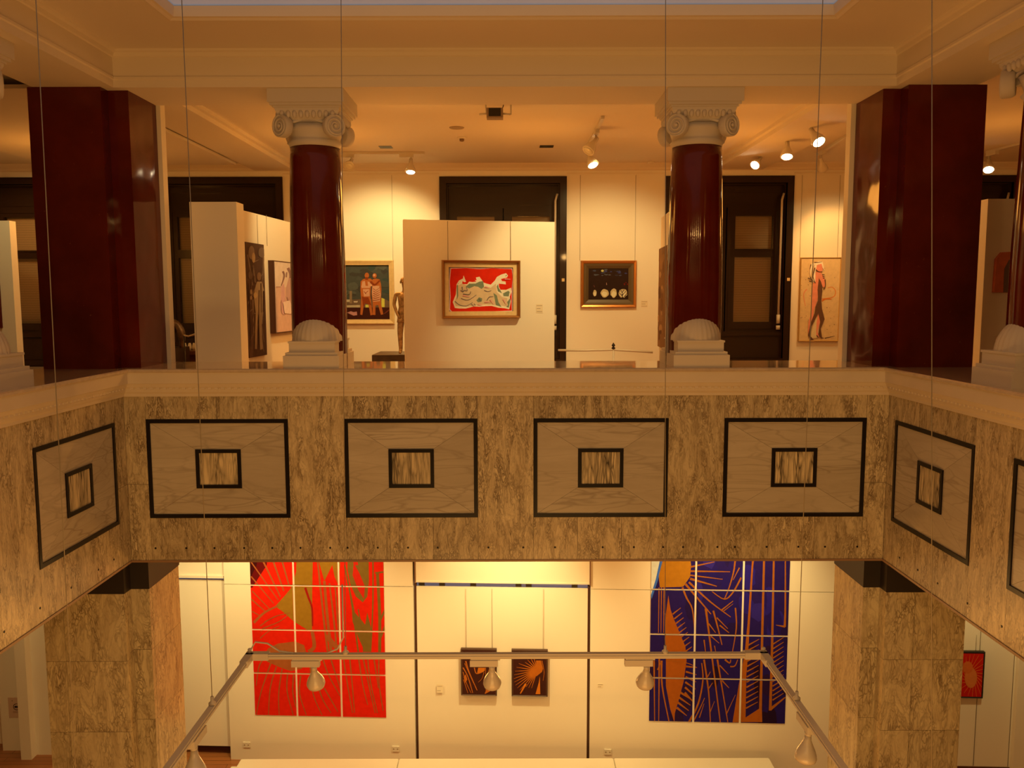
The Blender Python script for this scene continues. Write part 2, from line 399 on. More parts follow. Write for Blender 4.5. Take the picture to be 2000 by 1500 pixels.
# ---- balcony fascia: slabs of veined marble with inlaid panels
PF = [(-2.995, -1.835), (-1.375, -.284), (.176, 1.28), (1.738, 2.90)]       # panels on the front face (x)
PSL = [(5.474, 6.617), (3.87, 5.03), (2.26, 3.42), (.66, 1.82)]            # on the left face (y)
PSR = [(5.51, 6.67), (3.91, 5.07), (2.30, 3.46), (.70, 1.86)]
PZ0, PZ1 = -1.813, -.990
GAP = .0012
def fascia(name, pl, lo, hi, panels, extra):
    m = MB(); T = -.16
    def slab(u0, u1, v0, v1): pl.box(m, u0 + GAP, u1 - GAP, v0 + GAP, v1 - GAP, T, 0)
    edges = [lo]
    for a, b in panels: edges += [a, b]
    edges.append(hi)
    for i in range(0, len(edges), 2): # piers between panels
        a, b = edges[i], edges[i + 1]
        mid = ZB + .62 + random.uniform(-.05, .1)
        if b - a > .3: slab(a, b, ZB, ZM)
        else: slab(a, b, ZB, -1.53); slab(a, b, -1.53, ZM)
    for a, b in panels:
        c = a + (b - a) * random.choice((.38, .5, .62))
        slab(a, c, PZ1, ZM); slab(c, b, PZ1, ZM)
        c1 = a + (b - a) * .33; c2 = a + (b - a) * .66
        slab(a, c1, ZB, PZ0); slab(c1, c2, ZB, PZ0); slab(c2, b, ZB, PZ0)
    pl.box(m, lo, hi, ZB, ZM, T - .01, T + .12)   # backing
    w = mk(name, m, VEIN, kind='structure')
    for a, b in panels:
        bw = .031
        q = MB(); r = (a, b, PZ0, PZ1)
        def ring(q, r, w, d0, d1):
            u0, u1, v0, v1 = r
            pl.box(q, u0, u1, v1 - w, v1, d0, d1); pl.box(q, u0, u1, v0, v0 + w, d0, d1)
            pl.box(q, u0, u0 + w, v0 + w, v1 - w, d0, d1); pl.box(q, u1 - w, u1, v0 + w, v1 - w, d0, d1)
        cu, cv = (a + b) / 2, (PZ0 + PZ1) / 2; sq = (cu - .186, cu + .186, cv - .162, cv + .162)
        ri = inset(r, bw)
        # four mitred pieces of pale marble
        pm = MB(); g = .0012
        cs = [(ri[0], ri[2]), (ri[1], ri[2]), (ri[1], ri[3]), (ri[0], ri[3])]
        ci = [(sq[0], sq[2]), (sq[1], sq[2]), (sq[1], sq[3]), (sq[0], sq[3])]
        for k in range(4):
            A, B, C_, D_ = cs[k], cs[(k + 1) % 4], ci[(k + 1) % 4], ci[k]
            mx = sum(p[0] for p in (A, B, C_, D_)) / 4; my = sum(p[1] for p in (A, B, C_, D_)) / 4
            P = [(p[0] + (mx - p[0]) * g * 3, p[1] + (my - p[1]) * g * 3) for p in (A, B, C_, D_)]
            vs = [pl.pt(u, v, -.004) for u, v in P] + [pl.pt(u, v, -.04) for u, v in P]
            pm.add(vs, [(0, 1, 2, 3), (7, 6, 5, 4), (0, 4, 5, 1), (1, 5, 6, 2), (2, 6, 7, 3), (3, 7, 4, 0)])
        po = mk('inlaid_panel', pm, PALE, w)
        ring(q, r, bw, -.04, .006); mk('black_border', q, BLK, po)
        q = MB(); ring(q, sq, .029, -.04, .006); mk('black_inner_border', q, BLK, po)
        q = MB(); si = inset(sq, .029); pl.box(q, *si, -.04, -.003); mk('centre_tile', q, STRK, po)
    # drilled studs low on the slabs
    for u in extra:
        q = MB(); c = pl.pt(u, -2.07, 0); q.lathe([(.0085, 0), (.0085, .002), (.005, .004)], c, 10, axis=pl.n)
        mk('stud', q, BLK, w)
    return w
PLF = Plane((0, YF), (1, 0)); PLL = Plane((XL, 0), (0, 1)); PLR = Plane((XR, 0), (0, -1))
fu = [onY(x, 1072, YF).x for x in (304, 364, 419, 477, 532, 587, 645, 679, 738, 797, 855, 954, 1022, 1084, 1177, 1238, 1295, 1334, 1401, 1435, 1497, 1559, 1611, 1674)]
fascia('wall_front', PLF, XL, XR, PF, fu)
fascia('wall_left', PLL, YN, YF, sorted(PSL), [6.5, 6.25, 5.85, 5.45, 5.05])
fascia('wall_right', PLR, -YF, -YN, sorted((-b, -a) for a, b in PSR), [-6.5, -6.2, -5.9, -5.5, -5.1, -4.75])
# lower lip under the marble
m = MB(); usweep(m, [(0.006, ZB), (0.006, ZB + .018), (-.12, ZB + .018), (-.12, ZB)], XL, XR, YF, YN); mk('trim_1', m, mat('brown_lip', (.30, .19, .11), .4), kind='structure')
# moulded cornice and ledge
m = MB()
cp_prof = [(0, ZM), (.014, ZM), (.018, ZM + .022), (.034, ZM + .040), (.040, ZM + .060), (.040, ZM + .068), (.056, ZM + .082), (.066, ZM + .10), (.070, ZM + .108), (.078, ZM + .112), (.080, ZT - .03), (.072, ZT - .028), (-.05, ZT - .028), (-.05, ZM)]
usweep(m, cp_prof, XL, XR, YF, YN); led = mk('trim_2', m, LED, kind='structure')
# small beads along the cornice
m = MB()
for i in range(118):
    x = XL + .08 + i * .0525
    if x < XR - .06: m.box(x, x + .03, YF - .052, YF - .036, ZM + .062, ZM + .078)
for i in range(0, 110):
    y = YF - .08 - i * .0525
    m.box(XL + .036, XL + .052, y - .03, y, ZM + .062, ZM + .078); m.box(XR - .052, XR - .036, y - .03, y, ZM + .062, ZM + .078)
mk('trim_3', m, LED, kind='structure')
m = MB(); usweep(m, [(.088, ZT - .03), (.096, ZT - .022), (.096, ZT - .008), (.088, ZT), (-.66, ZT), (-.66, ZT - .03)], XL, XR, YF, YN); mk('trim_4', m, STN, kind='structure')
# gallery side of the parapet
m = MB(); usweep(m, [(-.17, ZFU), (-.17, ZT - .03), (-.6, ZT - .03), (-.6, ZFU)], XL, XR, YF, YN); mk('trim_5', m, PL, kind='structure')

# ---- entablature above the columns and the ceiling ring
BXL, BXR, BYF = -3.10, 3.00, 6.745
m = MB()
usweep(m, [(-.62, ZBEAM), (0, ZBEAM), (0, ZBEAM + .055), (.012, ZBEAM + .062), (.012, ZBEAM + .078), (.004, ZBEAM + .085), (.004, ZRING - .05), (.02, ZRING - .045), (.03, ZRING - .02), (.055, ZRING - .012), (.065, ZRING), (.065, ZRING + .2), (-.62, ZRING + .2)], BXL, BXR, BYF, YN)
mk('wall_entablature', m, CEIL, kind='structure')
RX0, RX1, RY = -2.29, 2.21, 5.99
m = MB()
usweep(m, [(.06, ZRING), (.79, ZRING), (.79, ZRING + .10), (.06, ZRING + .10)], BXL, BXR, BYF, YN)
m2 = [(.745, ZRING - .0), (.75, ZRING - .012), (.762, ZRING - .016), (.772, ZRING - .010), (.78, ZRING - .004), (.80, ZRING), (.806, ZRING + .03), (.812, ZRING + .066), (.78, ZRING + .066)]
usweep(m, m2, BXL, BXR, BYF, YN)
mk('ceiling_ring', m, CEIL, kind='structure')
m = MB(); m.box(RX0 - .05, RX1 + .05, YN, RY - .02, ZRING + .075, ZRING + .12); mk('ceiling_laylight', m, GREYC, kind='structure')
# gallery ceilings
m = MB(); m.box(-9, 9, BYF + .60, YW, ZCEIL, ZCEIL + .1); m.box(-9, BXL - .6, YN, BYF + .6, ZCEIL, ZCEIL + .1); m.box(BXR + .6, 9, YN, BYF + .6, ZCEIL, ZCEIL + .1)
mk('ceiling', m, CEIL, kind='structure')
# beams running back from the piers, dropped board at the left
m = MB()
for x0, x1 in ((-3.75, -3.17), (2.98, 3.66)):
    m.box(x0, x1, 7.36, YW, ZCEIL - .09, ZCEIL + .02)
    sgn = 1 if x0 < 0 else -1; xe = x1 if x0 < 0 else x0
    m.box(min(xe, xe + sgn * .05), max(xe, xe + sgn * .05), 7.40, YW, ZCEIL - .04, ZCEIL + .02)
mk('trim_6', m, CEIL, kind='structure')
m = MB(); m.box(-6.4, -3.82, 7.6, 11.9, 1.83, 1.865)
tag(mk('ceiling_board', m, CEIL, loc=(-5.0, 9.7, 1.83)), 'flat white board hung just under the ceiling left of the ceiling beam, dark gap along its edge', 'ceiling panel')
# plaster ends behind the piers
m = MB(); m.box(-3.70, -2.995, 7.365, 7.46, ZT, ZBEAM + .3); m.box(2.90, 3.64, 7.365, 7.46, ZT, ZBEAM + .3); mk('trim_7', m, PL, kind='structure')

# ---- upper back wall, picture rail, cornice
WPX = [(-150, 100), (303, 552), (858, 1107), (1300, 1551), (1742, 1992)]
WT = 1.748
def wx(x): return onY(x, 345, YW).x
m = MB(); edges = [-9.0]
for a, b in WPX: edges += [wx(a), wx(b)]
edges.append(9.0)
for i in range(0, len(edges), 2): m.box(edges[i], edges[i + 1], YW, YW + .3, ZFU, ZCEIL)
for a, b in WPX: m.box(wx(a), wx(b), YW, YW + .3, WT, ZCEIL)
mk('wall_back', m, WHT, kind='structure')
m = MB(); sweepY(m, [(YW, ZCEIL - .10), (YW - .018, ZCEIL - .09), (YW - .03, ZCEIL - .06), (YW - .08, ZCEIL - .02), (YW - .09, ZCEIL), (YW, ZCEIL)], -9, 9); mk('trim_8', m, CEIL, kind='structure')
m = MB()
for i in range(0, len(edges), 2): m.box(edges[i], edges[i + 1], YW - .012, YW, WT + .035, WT + .055)
mk('trim_9', m, PL, kind='structure')
for i, s_ in enumerate((-9.0, 9.0)):
    m = MB(); m.box(s_ - .1, s_ + .1, YN, YW, ZFL, ZCEIL); mk('wall_' + ('far_left', 'far_right')[i], m, WHT, kind='structure')

# ---- windows
def window(i, a, b):
    x0, x1 = wx(a), wx(b); z1, z0 = WT, ZT - .45
    r = empty('window_%d' % i, (x0, YW, z0), kind='structure')
    m = MB(); w = .10
    def fr(m, x0, x1, z0, z1, w, y0, y1, wb=None):
        m.box(x0, x0 + w, y0, y1, z0, z1); m.box(x1 - w, x1, y0, y1, z0, z1); m.box(x0 + w, x1 - w, y0, y1, z1 - w, z1); m.box(x0 + w, x1 - w, y0, y1, z0, z0 + (wb or w))
    fr(m, x0, x1, z0, z1, w, YW - .03, YW + .03); fr(m, x0 + .02, x1 - .02, z0 + .02, z1 - .02, w * .8, YW - .04, YW + .02)
    mk('window_frame', m, DKW, r)
    m = MB(); fr(m, x0 + w, x1 - w, z0 + w, z1 - w, .02, YW + .02, YW + .22)
    m.box(x0 + w, x1 - w, YW + .13, YW + .22, z1 - w - .34, z1 - w)      # header box
    m.box(x0 + w, x1 - w, YW + .11, YW + .14, z1 - w - .30, z1 - w - .28); m.box(x0 + w, x1 - w, YW + .11, YW + .14, z1 - w - .12, z1 - w - .10)
    m.box(x0 + w, x1 - w, YW + .06, YW + .22, z0, -.52); m.box(x0 + w, x1 - w, YW + .03, YW + .08, -.58, -.54)
    mk('window_sill', m, DKW, r)
    cx = (x0 + x1) / 2; zt = z1 - w - .34
    for xa, xb in ((x0 + w + .02, cx - .01), (cx + .01, x1 - w - .02)):
        q = MB(); y0, y1 = YW + .12, YW + .18; wf = .12
        fr(q, xa, xb, -.52, zt, wf, y0, y1, .14); q.box(xa + wf, xb - wf, y0, y1, .585, .705); q.box(xa + wf, xb - wf, y0 - .02, y0, .68, .70)
        fr(q, xa + .03, xb - .03, -.48, zt - .03, .03, y0 - .018, y0)
        sa = mk('sash', q, DKW, r)
        for za, zb in ((-.38, .585), (.705, zt - wf)):
            q = MB(); q.box(xa + wf, xb - wf, y1 + .03, y1 + .045, za, zb); mk('blind', q, BLIND, sa)
            q = MB(); q.box(xa + wf, xb - wf, y0 + .03, y0 + .036, za, zb); mk('pane', q, GLASS, sa)
    q = MB(); q.box(x0, x1, YW + .26, YW + .28, z0, z1); mk('backing', q, BLACK, r)
    if i > 2:
     # pole for opening the upper light
     q = MB(); xp = x1 - .165
     q.tube([(xp + .03, YW + .02, 1.50), (xp, YW - .0, 1.40), (xp - .005, YW - .005, -.27)], .017, 8); q.tube([(xp - .005, YW - .005, -.27), (xp - .005, YW - .005, -.40)], .028, 8)
     q.tube([(xp - .005, YW - .005, -.43), (xp - .005, YW - .005, -.49)], .03, 8); mk('opening_pole', q, WMET, r)
    q = MB(); q.box(x1 - .07, x1 - .03, YW - .05, YW - .03, .225, .27); mk('switch_plate', q, CREAMF, r)
for i, (a, b) in enumerate(WPX): window(i + 1, a, b)

# ---- ionic columns with red marble shafts
def column(cx, cy, label, face):
    """face: unit vector (2D) towards the atrium"""
    r = empty('column', (cx, cy, ZT), label, 'column', 'red marble columns with white capitals')
    fx, fy = face; tx, ty = -fy, fx   # t runs along the beam
    def T(a, d, z): return (cx + tx * a + fx * d, cy + ty * a + fy * d, z)   # a along the beam, d towards the atrium
    def tbox(m, a0, a1, d0, d1, z0, z1):
        p = [T(a, d, z) for z in (z0, z1) for d in (d0, d1) for a in (a0, a1)]
        m.add(p, [(0, 2, 3, 1), (4, 5, 7, 6), (0, 1, 5, 4), (2, 6, 7, 3), (1, 3, 7, 5), (0, 4, 6, 2)])
    zs = 1.235
    m = MB(); prof = []
    for k in range(17):
        t = k / 16; prof.append((.226 + .004 * math.sin(t * PI) - .026 * t ** 2, t * (zs - ZT)))
    m.lathe(prof, (cx, cy, ZT), 64); mk('shaft', m, RED, r)
    # base blocks and fluted shell
    m = MB()
    tbox(m, -.225, .225, -.30, .34, ZT, ZT + .10); tbox(m, -.21, .21, -.30, .325, ZT + .10, ZT + .125); tbox(m, -.185, .185, -.28, .30, ZT + .125, ZT + .20); tbox(m, -.192, .192, -.285, .307, ZT + .20, ZT + .215)
    bs = mk('base', m, ORN, r)
    m = MB(); n = 112; vs = []; K = 14; zb = ZT + .21
    for k in range(K + 1):
        t = k / K * PI / 2 * .985
        for i in range(n):
            an = 2 * PI * i / n; rib = 1 + (.035 * math.cos(t)) * abs(math.sin(an * 15)) - .015
            sup = .0
            a = .205 * math.cos(t) ** 1.12 * math.cos(an) * rib; d = .225 * math.cos(t) * math.sin(an) * rib
            vs.append(T(a, .075 + d, zb + .238 * math.sin(t) * (1 + .02 * rib)))
    fs = []
    for k in range(K):
        for i in range(n): j = (i + 1) % n; fs.append((k * n + i, k * n + j, (k + 1) * n + j, (k + 1) * n + i))
    fs.append([K * n + i for i in range(n)]); m.add(vs, fs, True); mk('shell_ornament', m, ORN, bs)
    # capital
    m = MB(); m.lathe([(.203, -.02), (.205, 0), (.222, .015), (.205, .03), (.205, .05), (.222, .10), (.24, .13)], (cx, cy, zs), 48)
    cap = mk('capital', m, ORN, r)
    m = MB(); tbox(m, -.30, .30, -.30, .30, ZBEAM - .105, ZBEAM - .001); tbox(m, -.285, .285, -.285, .285, ZBEAM - .125, ZBEAM - .105); tbox(m, -.265, .265, -.265, .265, ZBEAM - .14, ZBEAM - .125)
    prev = None; vs = []; fs = []
    sec = [(.255, ZBEAM - .14), (.252, ZBEAM - .16), (.235, ZBEAM - .195), (.21, ZBEAM - .225), (.20, ZBEAM - .24)]
    for h, z in sec:
        for a, d in ((-h, -h), (h, -h), (h, h), (-h, h)): vs.append(T(a, d, z))
    for k in range(len(sec) - 1):
        for i in range(4): j = (i + 1) % 4; fs.append((k * 4 + i, k * 4 + j, (k + 1) * 4 + j, (k + 1) * 4 + i))
    m.add(vs, fs); mk('abacus', m, ORN, cap)
    m = MB()  # egg and dart
    for i in range(9):
        a = -.20 + i * .05
        for (aa, dd, nx) in ((a, .245, 0), (a, -.245, 0), (.245, a, 1), (-.245, a, 1)):
            c = Vector(T(aa, dd, ZBEAM - .185))
            pr = [(.004, -.032), (.014, -.022), (.019, 0), (.016, .018), (.006, .026)]
            m.lathe(pr, c, 8)
    mk('egg_and_dart', m, ORN, cap)
    zv = 1.352
    for s1 in (-1, 1):
        for s2 in (-1, 1):
            q = MB(); ax = Vector((fx, fy, 0)) * s2 * .82 + Vector((tx, ty, 0)) * s1 * .57; c = Vector(T(s1 * .205, s2 * .225, zv))
            ax.normalize(); R0 = .088
            q.lathe([(R0 * .86, -.05), (R0 * .96, -.035), (R0, -.02), (R0, .026), (R0 * .93, .034), (R0 * .85, .026)], c, 28, axis=ax)
            u = Vector((0, 0, 1)); w = ax.cross(u); pts = []
            for k in range(54):
                an = PI / 2 + k * .3; rr = (R0 * .93) * (1 - k / 58.0)
                pts.append(c + ax * .030 + (u * math.sin(an) + w * math.cos(an) * (1 if s1 * s2 > 0 else -1)) * rr)
            q.tube(pts, .0085, 6); q.lathe([(.016, 0), (.014, .012), (.006, .018)], c + ax * .026, 12, axis=ax)
            mk('volute', q, ORN, cap)
    m = MB()   # drooping band between the volutes on each face
    for s2 in (-1, 1):
        pts = [T(a, s2 * (.215 - .02 * math.cos(a / .2 * PI / 2)), zv + .045 + .03 * math.cos(a / .2 * PI * 1.0) * .5) for a in [(-.2 + .4 * k / 14) for k in range(15)]]
        m.tube(pts, .014, 8); m.tube([(p[0], p[1], p[2] + .03) for p in pts], .012, 8)
        pts = [T(s2 * (.215 - .02 * math.cos(a / .2 * PI / 2)), a, zv + .045 + .03 * math.cos(a / .2 * PI) * .5) for a in [(-.2 + .4 * k / 14) for k in range(15)]]
        m.tube(pts, .014, 8)
    tbox(m, -.19, .19, -.19, .19, zv - .02, ZBEAM - .235)
    mk('volute_band', m, ORN, cap)
column(-1.615, 7.07, 'left one of the two full red marble columns on the front balcony', (0, -1))
column(1.525, 7.07, 'right one of the two full red marble columns on the front balcony', (0, -1))
column(-3.50, 5.30, 'column on the left balcony ledge, only its shell base and capital edge showing', (1, 0))
column(3.41, 5.36, 'column on the right balcony ledge, shell base and edge of the red shaft showing', (-1, 0))
column(-3.50, 2.15, 'column of the left balcony nearest the viewer', (1, 0))
column(3.41, 2.21, 'column of the right balcony nearest the viewer', (-1, 0))

# ---- corner piers (upper) and marble pillars (lower)
def pier(P, label):
    c = (sum(p[0] for p in P) / len(P), sum(p[1] for p in P) / len(P))
    m = MB(); m.prism(P, ZT, ZBEAM - .001)
    o = mk('pier', m, RED, loc=(c[0], c[1], ZT)); tag(o, label, 'pillar', 'red marble corner piers'); return o
pier([(-3.76, 6.72), (-3.19, 6.72), (-3.19, 6.84), (-3.03, 6.84), (-3.03, 7.36), (-3.76, 7.36)], 'massive polished red marble pier at the left corner of the balcony, notched front edge')
pier([(2.94, 7.36), (2.94, 6.84), (3.08, 6.84), (3.08, 6.71), (3.69, 6.71), (3.69, 7.36)], 'massive polished red marble pier at the right corner of the balcony, bright square reflection')

def lower_pillar(sgn, xs, label):
    xo, xn, xi = xs    # outer edge, notch, inner edge
    Yf, Yn, Yb = 6.74, 6.86, 7.50
    r = empty('pillar', ((xo + xi) / 2, 7.1, ZFL), label, 'pillar', 'marble pillars of the ground floor')
    zb = -2.44
    P = [(xo, Yf), (xn, Yf), (xn, Yn), (xi, Yn), (xi, Yb), (xo, Yb)]
    def off(P, d): # shrink polygon a little towards centre for core
        cx = sum(p[0] for p in P) / 6; cy = sum(p[1] for p in P) / 6
        return [(x + (d if x < cx else -d), y + (d if y < cy else -d)) for x, y in P]
    m = MB(); g = .0015
    zj = [zb]; z = onY(150, 1292, Yf).z
    zs = [zb, z, z - .62, z - 1.24, z - 1.86, ZFL]
    zs = [q for q in zs if q > ZFL + .1] + [ZFL]
    e = xo - sgn * .17 * (-1)    # joint near the outer edge
    e = xo + (.17 if sgn < 0 else -.17) * (1 if sgn < 0 else 2.5)
    for k in range(len(zs) - 1):
        za, zb_ = zs[k + 1] + g, zs[k] - g
        sh = .05 if k else 0
        a, b = sorted((xo, e)); m.box(a + g, b - g, Yf, Yf + .06, za, zb_)
        a, b = sorted((e, xn)); m.box(a + g, b - g, Yf, Yf + .06, za, zb_)
    for k in range(len(zs) - 1):   # inner faces have joints slightly higher
        za = zs[k + 1] + g + (.05 if k < len(zs) - 2 else 0); zb_ = zs[k] - g + (.05 if k else 0)
        a, b = sorted((xn, xi)); m.box(a + g, b - g, Yn, Yn + .05, za, zb_)
        a, b = sorted((xi, xi + (-.05 if sgn < 0 else .05))); m.box(a, b, Yn + .052, Yb - .02, za, zb_)
        a, b = sorted((xn, xn + (-.05 if sgn < 0 else .05))); m.box(a - .001, b + .001, Yf + .062, Yn, za, zb_)
        a, b = sorted((xo, xo + (.05 if sgn < 0 else -.05))); m.box(a, b, Yf + .062, Yb - .02, za, zb_)
    mk('marble_cladding', m, VEINP, r)
    m = MB(); cx = (xo + xi) / 2
    m.prism([(xo + (.03 if sgn < 0 else -.03), Yf + .03), (xn + (-.03 if sgn < 0 else .03), Yf + .03), (xn + (-.03 if sgn < 0 else .03), Yn + .03), (xi + (-.03 if sgn < 0 else .03), Yn + .03), (xi + (-.03 if sgn < 0 else .03), Yb - .01), (xo + (.03 if sgn < 0 else -.03), Yb - .01)], ZFL, zb)
    mk('core', m, mat('pillar_core', (.3, .22, .13), .7), r)
    m = MB(); m.prism(P, zb, ZB + .018); mk('black_band', m, DKG, r)
lower_pillar(-1, (-3.90, -3.215, -3.06), 'tall veined marble pillar under the left balcony corner with black top band')
lower_pillar(1, (3.765, 3.095, 2.955), 'tall veined marble pillar under the right balcony corner with black top band')

# ------------------------------------------------------------------ free-standing display walls upstairs
ZP = .85
PB = {}
def pwall(name, pl, u0, u1, th, label, ztop=ZP, group='white display walls upstairs'):
    c = pl.pt((u0 + u1) / 2, ZFU, -th / 2)
    m = MB(); pl.box(m, u0, u1, ZFU, ztop, -th, 0)
    o = mk('display_wall', m, WHT, loc=c); tag(o, label, 'partition', group); return o
pC0 = onY(789, 500, 9.05)
PC = Plane((pC0.x, 9.05), (math.cos(math.radians(12)), math.sin(math.radians(12))))
ucr = PC.px(1083, 550)[0]
zC = PC.px(935, 431)[1]
pwall('c', PC, 0, ucr, .10, 'free-standing white wall in the middle carrying the red framed painting', zC)
PA = Plane((0, 7.62), (1, 0)); ua0, ua1 = PA.px(374, 500)[0], PA.px(465, 500)[0]
pB0 = Vector((ua1 - .10, 7.84)); PBL = Plane((pB0.x, pB0.y), (.085, 1.0))
m = MB(); PA.box(m, ua0, ua1, ZFU, ZP, -.2, 0)
PBL.box(m, .02, 1.9, ZFU, ZP - .03, -.12, 0)
o = mk('display_wall', m, WHT, loc=(ua0, 7.8, ZFU)); tag(o, 'white display wall running back behind the left column, thick plain end post facing the viewer', 'partition', 'white display walls upstairs')
PD = Plane((onY(1291, 560, 9.2).x, 9.25), (-.06, -1.0))
m = MB(); PD.box(m, 0, 1.35, ZFU, ZP, -.10, 0); o = mk('display_wall', m, WHT, loc=PD.pt(.6, ZFU, -.05)); tag(o, 'white display wall edge-on beside the right column, mostly hidden', 'partition', 'white display walls upstairs')
PE = Plane((0, 9.4), (1, 0)); ue = PE.px(26, 560)[0]
pwall('e', PE, ue - 1.6, ue, .12, 'white display wall at the far left edge behind the left pier')
PG = Plane((0, 7.52), (1, 0)); ug = PG.px(1925, 480)[0]
pwall('g', PG, ug, ug + 1.5, .13, 'white display wall at the right edge carrying the arched red panel')
PW = Plane((0, YW), (1, 0))

def hang_wires(pl, xs, y0, y1, parent):
    for x in xs:
        a = pl.px(x, y0); b = pl.px(x, y1)
        m = MB(); m.tube([pl.pt(a[0], a[1], .006), pl.pt(a[0], b[1], .006)], .0022, 5); mk('hanging_wire', m, STEEL, parent)
def caption(pl, x0, x1, y0, y1, label, lines=3):
    a = pl.px(x0, y0); b = pl.px(x1, y1); u0, u1 = sorted((a[0], b[0])); v0, v1 = sorted((a[1], b[1]))
    m = MB(); pl.box(m, u0, u1, v0, v1, 0, .003)
    m.cur = 1
    for k in range(lines):
        v = v1 - (v1 - v0) * (k + .5) / lines; pl.box(m, u0 + (u1 - u0) * .08, u1 - (u1 - u0) * (.1 + .25 * (k % 2)), v - .004, v + .003, .003, .0036)
    o = mk('caption_card', m, [mat('card_white', (.80, .74, .62), .6), mat('card_print', (.42, .36, .28), .6)], loc=pl.pt((u0 + u1) / 2, v0)); tag(o, label, 'caption card', 'wall caption cards')

# --- red painting on the middle wall
tf = lambda x, y: (840 + x / 10, 490 + y / 10)
r = PC.rect([(862, 508.5), (1014.5, 508.5), (1014.5, 620), (863, 623)])
t = root_on(PC, r, 'framed_painting', 'gilt framed painting of a pale monster-like reclining creature on bright red ground', 'painting')
frame(PC, r, .03, 0, .075, 'outer_frame', mat('brown_gilt', (.38, .19, .06), .3, metal=.5), t)
r2 = inset(r, .026); frame(PC, r2, .05, .004, .03, 'liner', CREAMF, t, prof=[(0, .004), (0, .03), (.05, .027), (.05, .004)])
A = Art(PC, tf, .004)
A.poly([(395, 335), (700, 325), (960, 345), (1200, 330), (1600, 345), (1620, 520), (1600, 800), (1600, 1180), (1200, 1190), (800, 1195), (420, 1200), (370, 1150), (385, 900), (370, 600)], (222, 165, 110))
A.poly([(405, 350), (700, 340), (960, 355), (1200, 342), (1590, 355), (1605, 520), (1588, 800), (1590, 1165), (1200, 1180), (800, 1183), (430, 1188), (385, 1140), (398, 900), (382, 600)], (205, 32, 4))
body = [(480, 1115), (440, 1000), (500, 850), (515, 650), (560, 580), (640, 540), (650, 480), (700, 605), (665, 612), (630, 590), (620, 650), (720, 650), (760, 600), (820, 610), (900, 600), (870, 570), (905, 575), (890, 520), (960, 505), (1000, 560), (1040, 620), (1100, 640), (1180, 660), (1260, 580), (1300, 510), (1380, 465), (1480, 435), (1515, 480), (1500, 520), (1380, 550), (1400, 590), (1470, 600), (1475, 655), (1340, 640), (1340, 700), (1370, 760), (1480, 760), (1575, 720), (1585, 800), (1550, 900), (1575, 980), (1540, 1140), (1450, 1120), (1330, 1110), (1200, 1075), (1080, 1080), (950, 1090), (850, 1085), (700, 1125), (560, 1125)]
A.poly(body, (226, 186, 104))
A.poly([(500, 1080), (470, 1000), (520, 880), (540, 680), (620, 640), (780, 690), (1000, 700), (1180, 720), (1280, 640), (1300, 800), (1400, 900), (1500, 920), (1520, 1090), (1330, 1060), (1100, 1050), (900, 1060), (700, 1090)], (206, 156, 78))
G = (118, 112, 55)
for P in ([(690, 700), (760, 640), (880, 640), (960, 600), (1030, 590), (1050, 700), (1000, 745), (930, 700), (860, 690), (760, 735)], [(1230, 820), (1300, 870), (1330, 1000), (1390, 1095), (1280, 1060), (1250, 900)], [(1420, 830), (1520, 780), (1550, 800), (1530, 890), (1430, 885)], [(900, 970), (950, 905), (1015, 930), (1005, 990), (930, 1005)], [(1320, 650), (1335, 720), (1380, 790), (1400, 830), (1320, 790), (1295, 700)], [(515, 680), (540, 660), (545, 880), (520, 960)], [(1500, 1000), (1560, 920), (1560, 980), (1530, 1110), (1480, 1090), (1520, 1060)]):
    A.poly(P, G)
for P in ([(480, 980), (560, 1050), (700, 1075), (830, 1005)], [(600, 930), (740, 960), (900, 860)], [(1050, 770), (1120, 795), (1190, 775)], [(590, 770), (640, 800), (660, 770), (720, 780), (700, 700)], [(620, 700), (630, 780)], [(640, 840), (760, 850), (790, 790)], [(800, 1040), (850, 1085)], [(850, 1030), (885, 1065)], [(950, 930), (990, 980)], [(1110, 960), (1150, 900), (1230, 890)]):
    A.stroke(P, 14, (95, 75, 48), 8)
for P in ([(640, 870), (780, 900)], [(1060, 1000), (1190, 1000)], [(930, 1040), (1010, 1060)], [(1170, 950), (1240, 1040)], [(1420, 940), (1480, 1040)], [(1060, 700), (1160, 720)], [(1450, 550), (1560, 555)]):
    A.stroke(P, 20, (220, 130, 80), 8)
A.ell(1480, 480, 9, 9, (60, 30, 10)).ell(545, 640, 6, 6, (60, 30, 10))
A.build('canvas', inset(r2, .048), (140, 105, 70), t, .010)
hang_wires(PC, (874, 997), 432, 508, t)
caption(PC, 1047, 1060, 594, 611, 'small pale caption card on the middle white wall right of the red painting')

# --- dark landscape with four glowing openings
tf = lambda x, y: (1120 + x / 13.636, 500 + y / 13.636)
r = PW.rect([(1134.5, 509), (1243.5, 509), (1241, 601), (1133.5, 600)])
t = root_on(PW, r, 'framed_painting', 'small dark night scene with four pale glowing arches in a copper-gold frame', 'painting')
frame(PW, r, .05, 0, .06, 'outer_frame', mat('copper_gilt', (.50, .20, .05), .3, metal=.6), t)
r2 = inset(r, .045); frame(PW, r2, .075, .004, .045, 'liner', mat('olive_liner', (.10, .07, .035), .4), t, prof=[(0, .004), (0, .045), (.03, .04), (.07, .02), (.075, .004)])
A = Art(PW, tf, .004)
for k in range(26):
    x = random.uniform(430, 1450); y = random.uniform(350, 520); A.ell(x, y, random.uniform(20, 60), random.uniform(10, 26), random.choice([(66, 62, 48), (60, 55, 60), (82, 74, 50), (50, 32, 14)]), 9, .3)
A.ell(770, 395, 36, 30, (190, 160, 60))
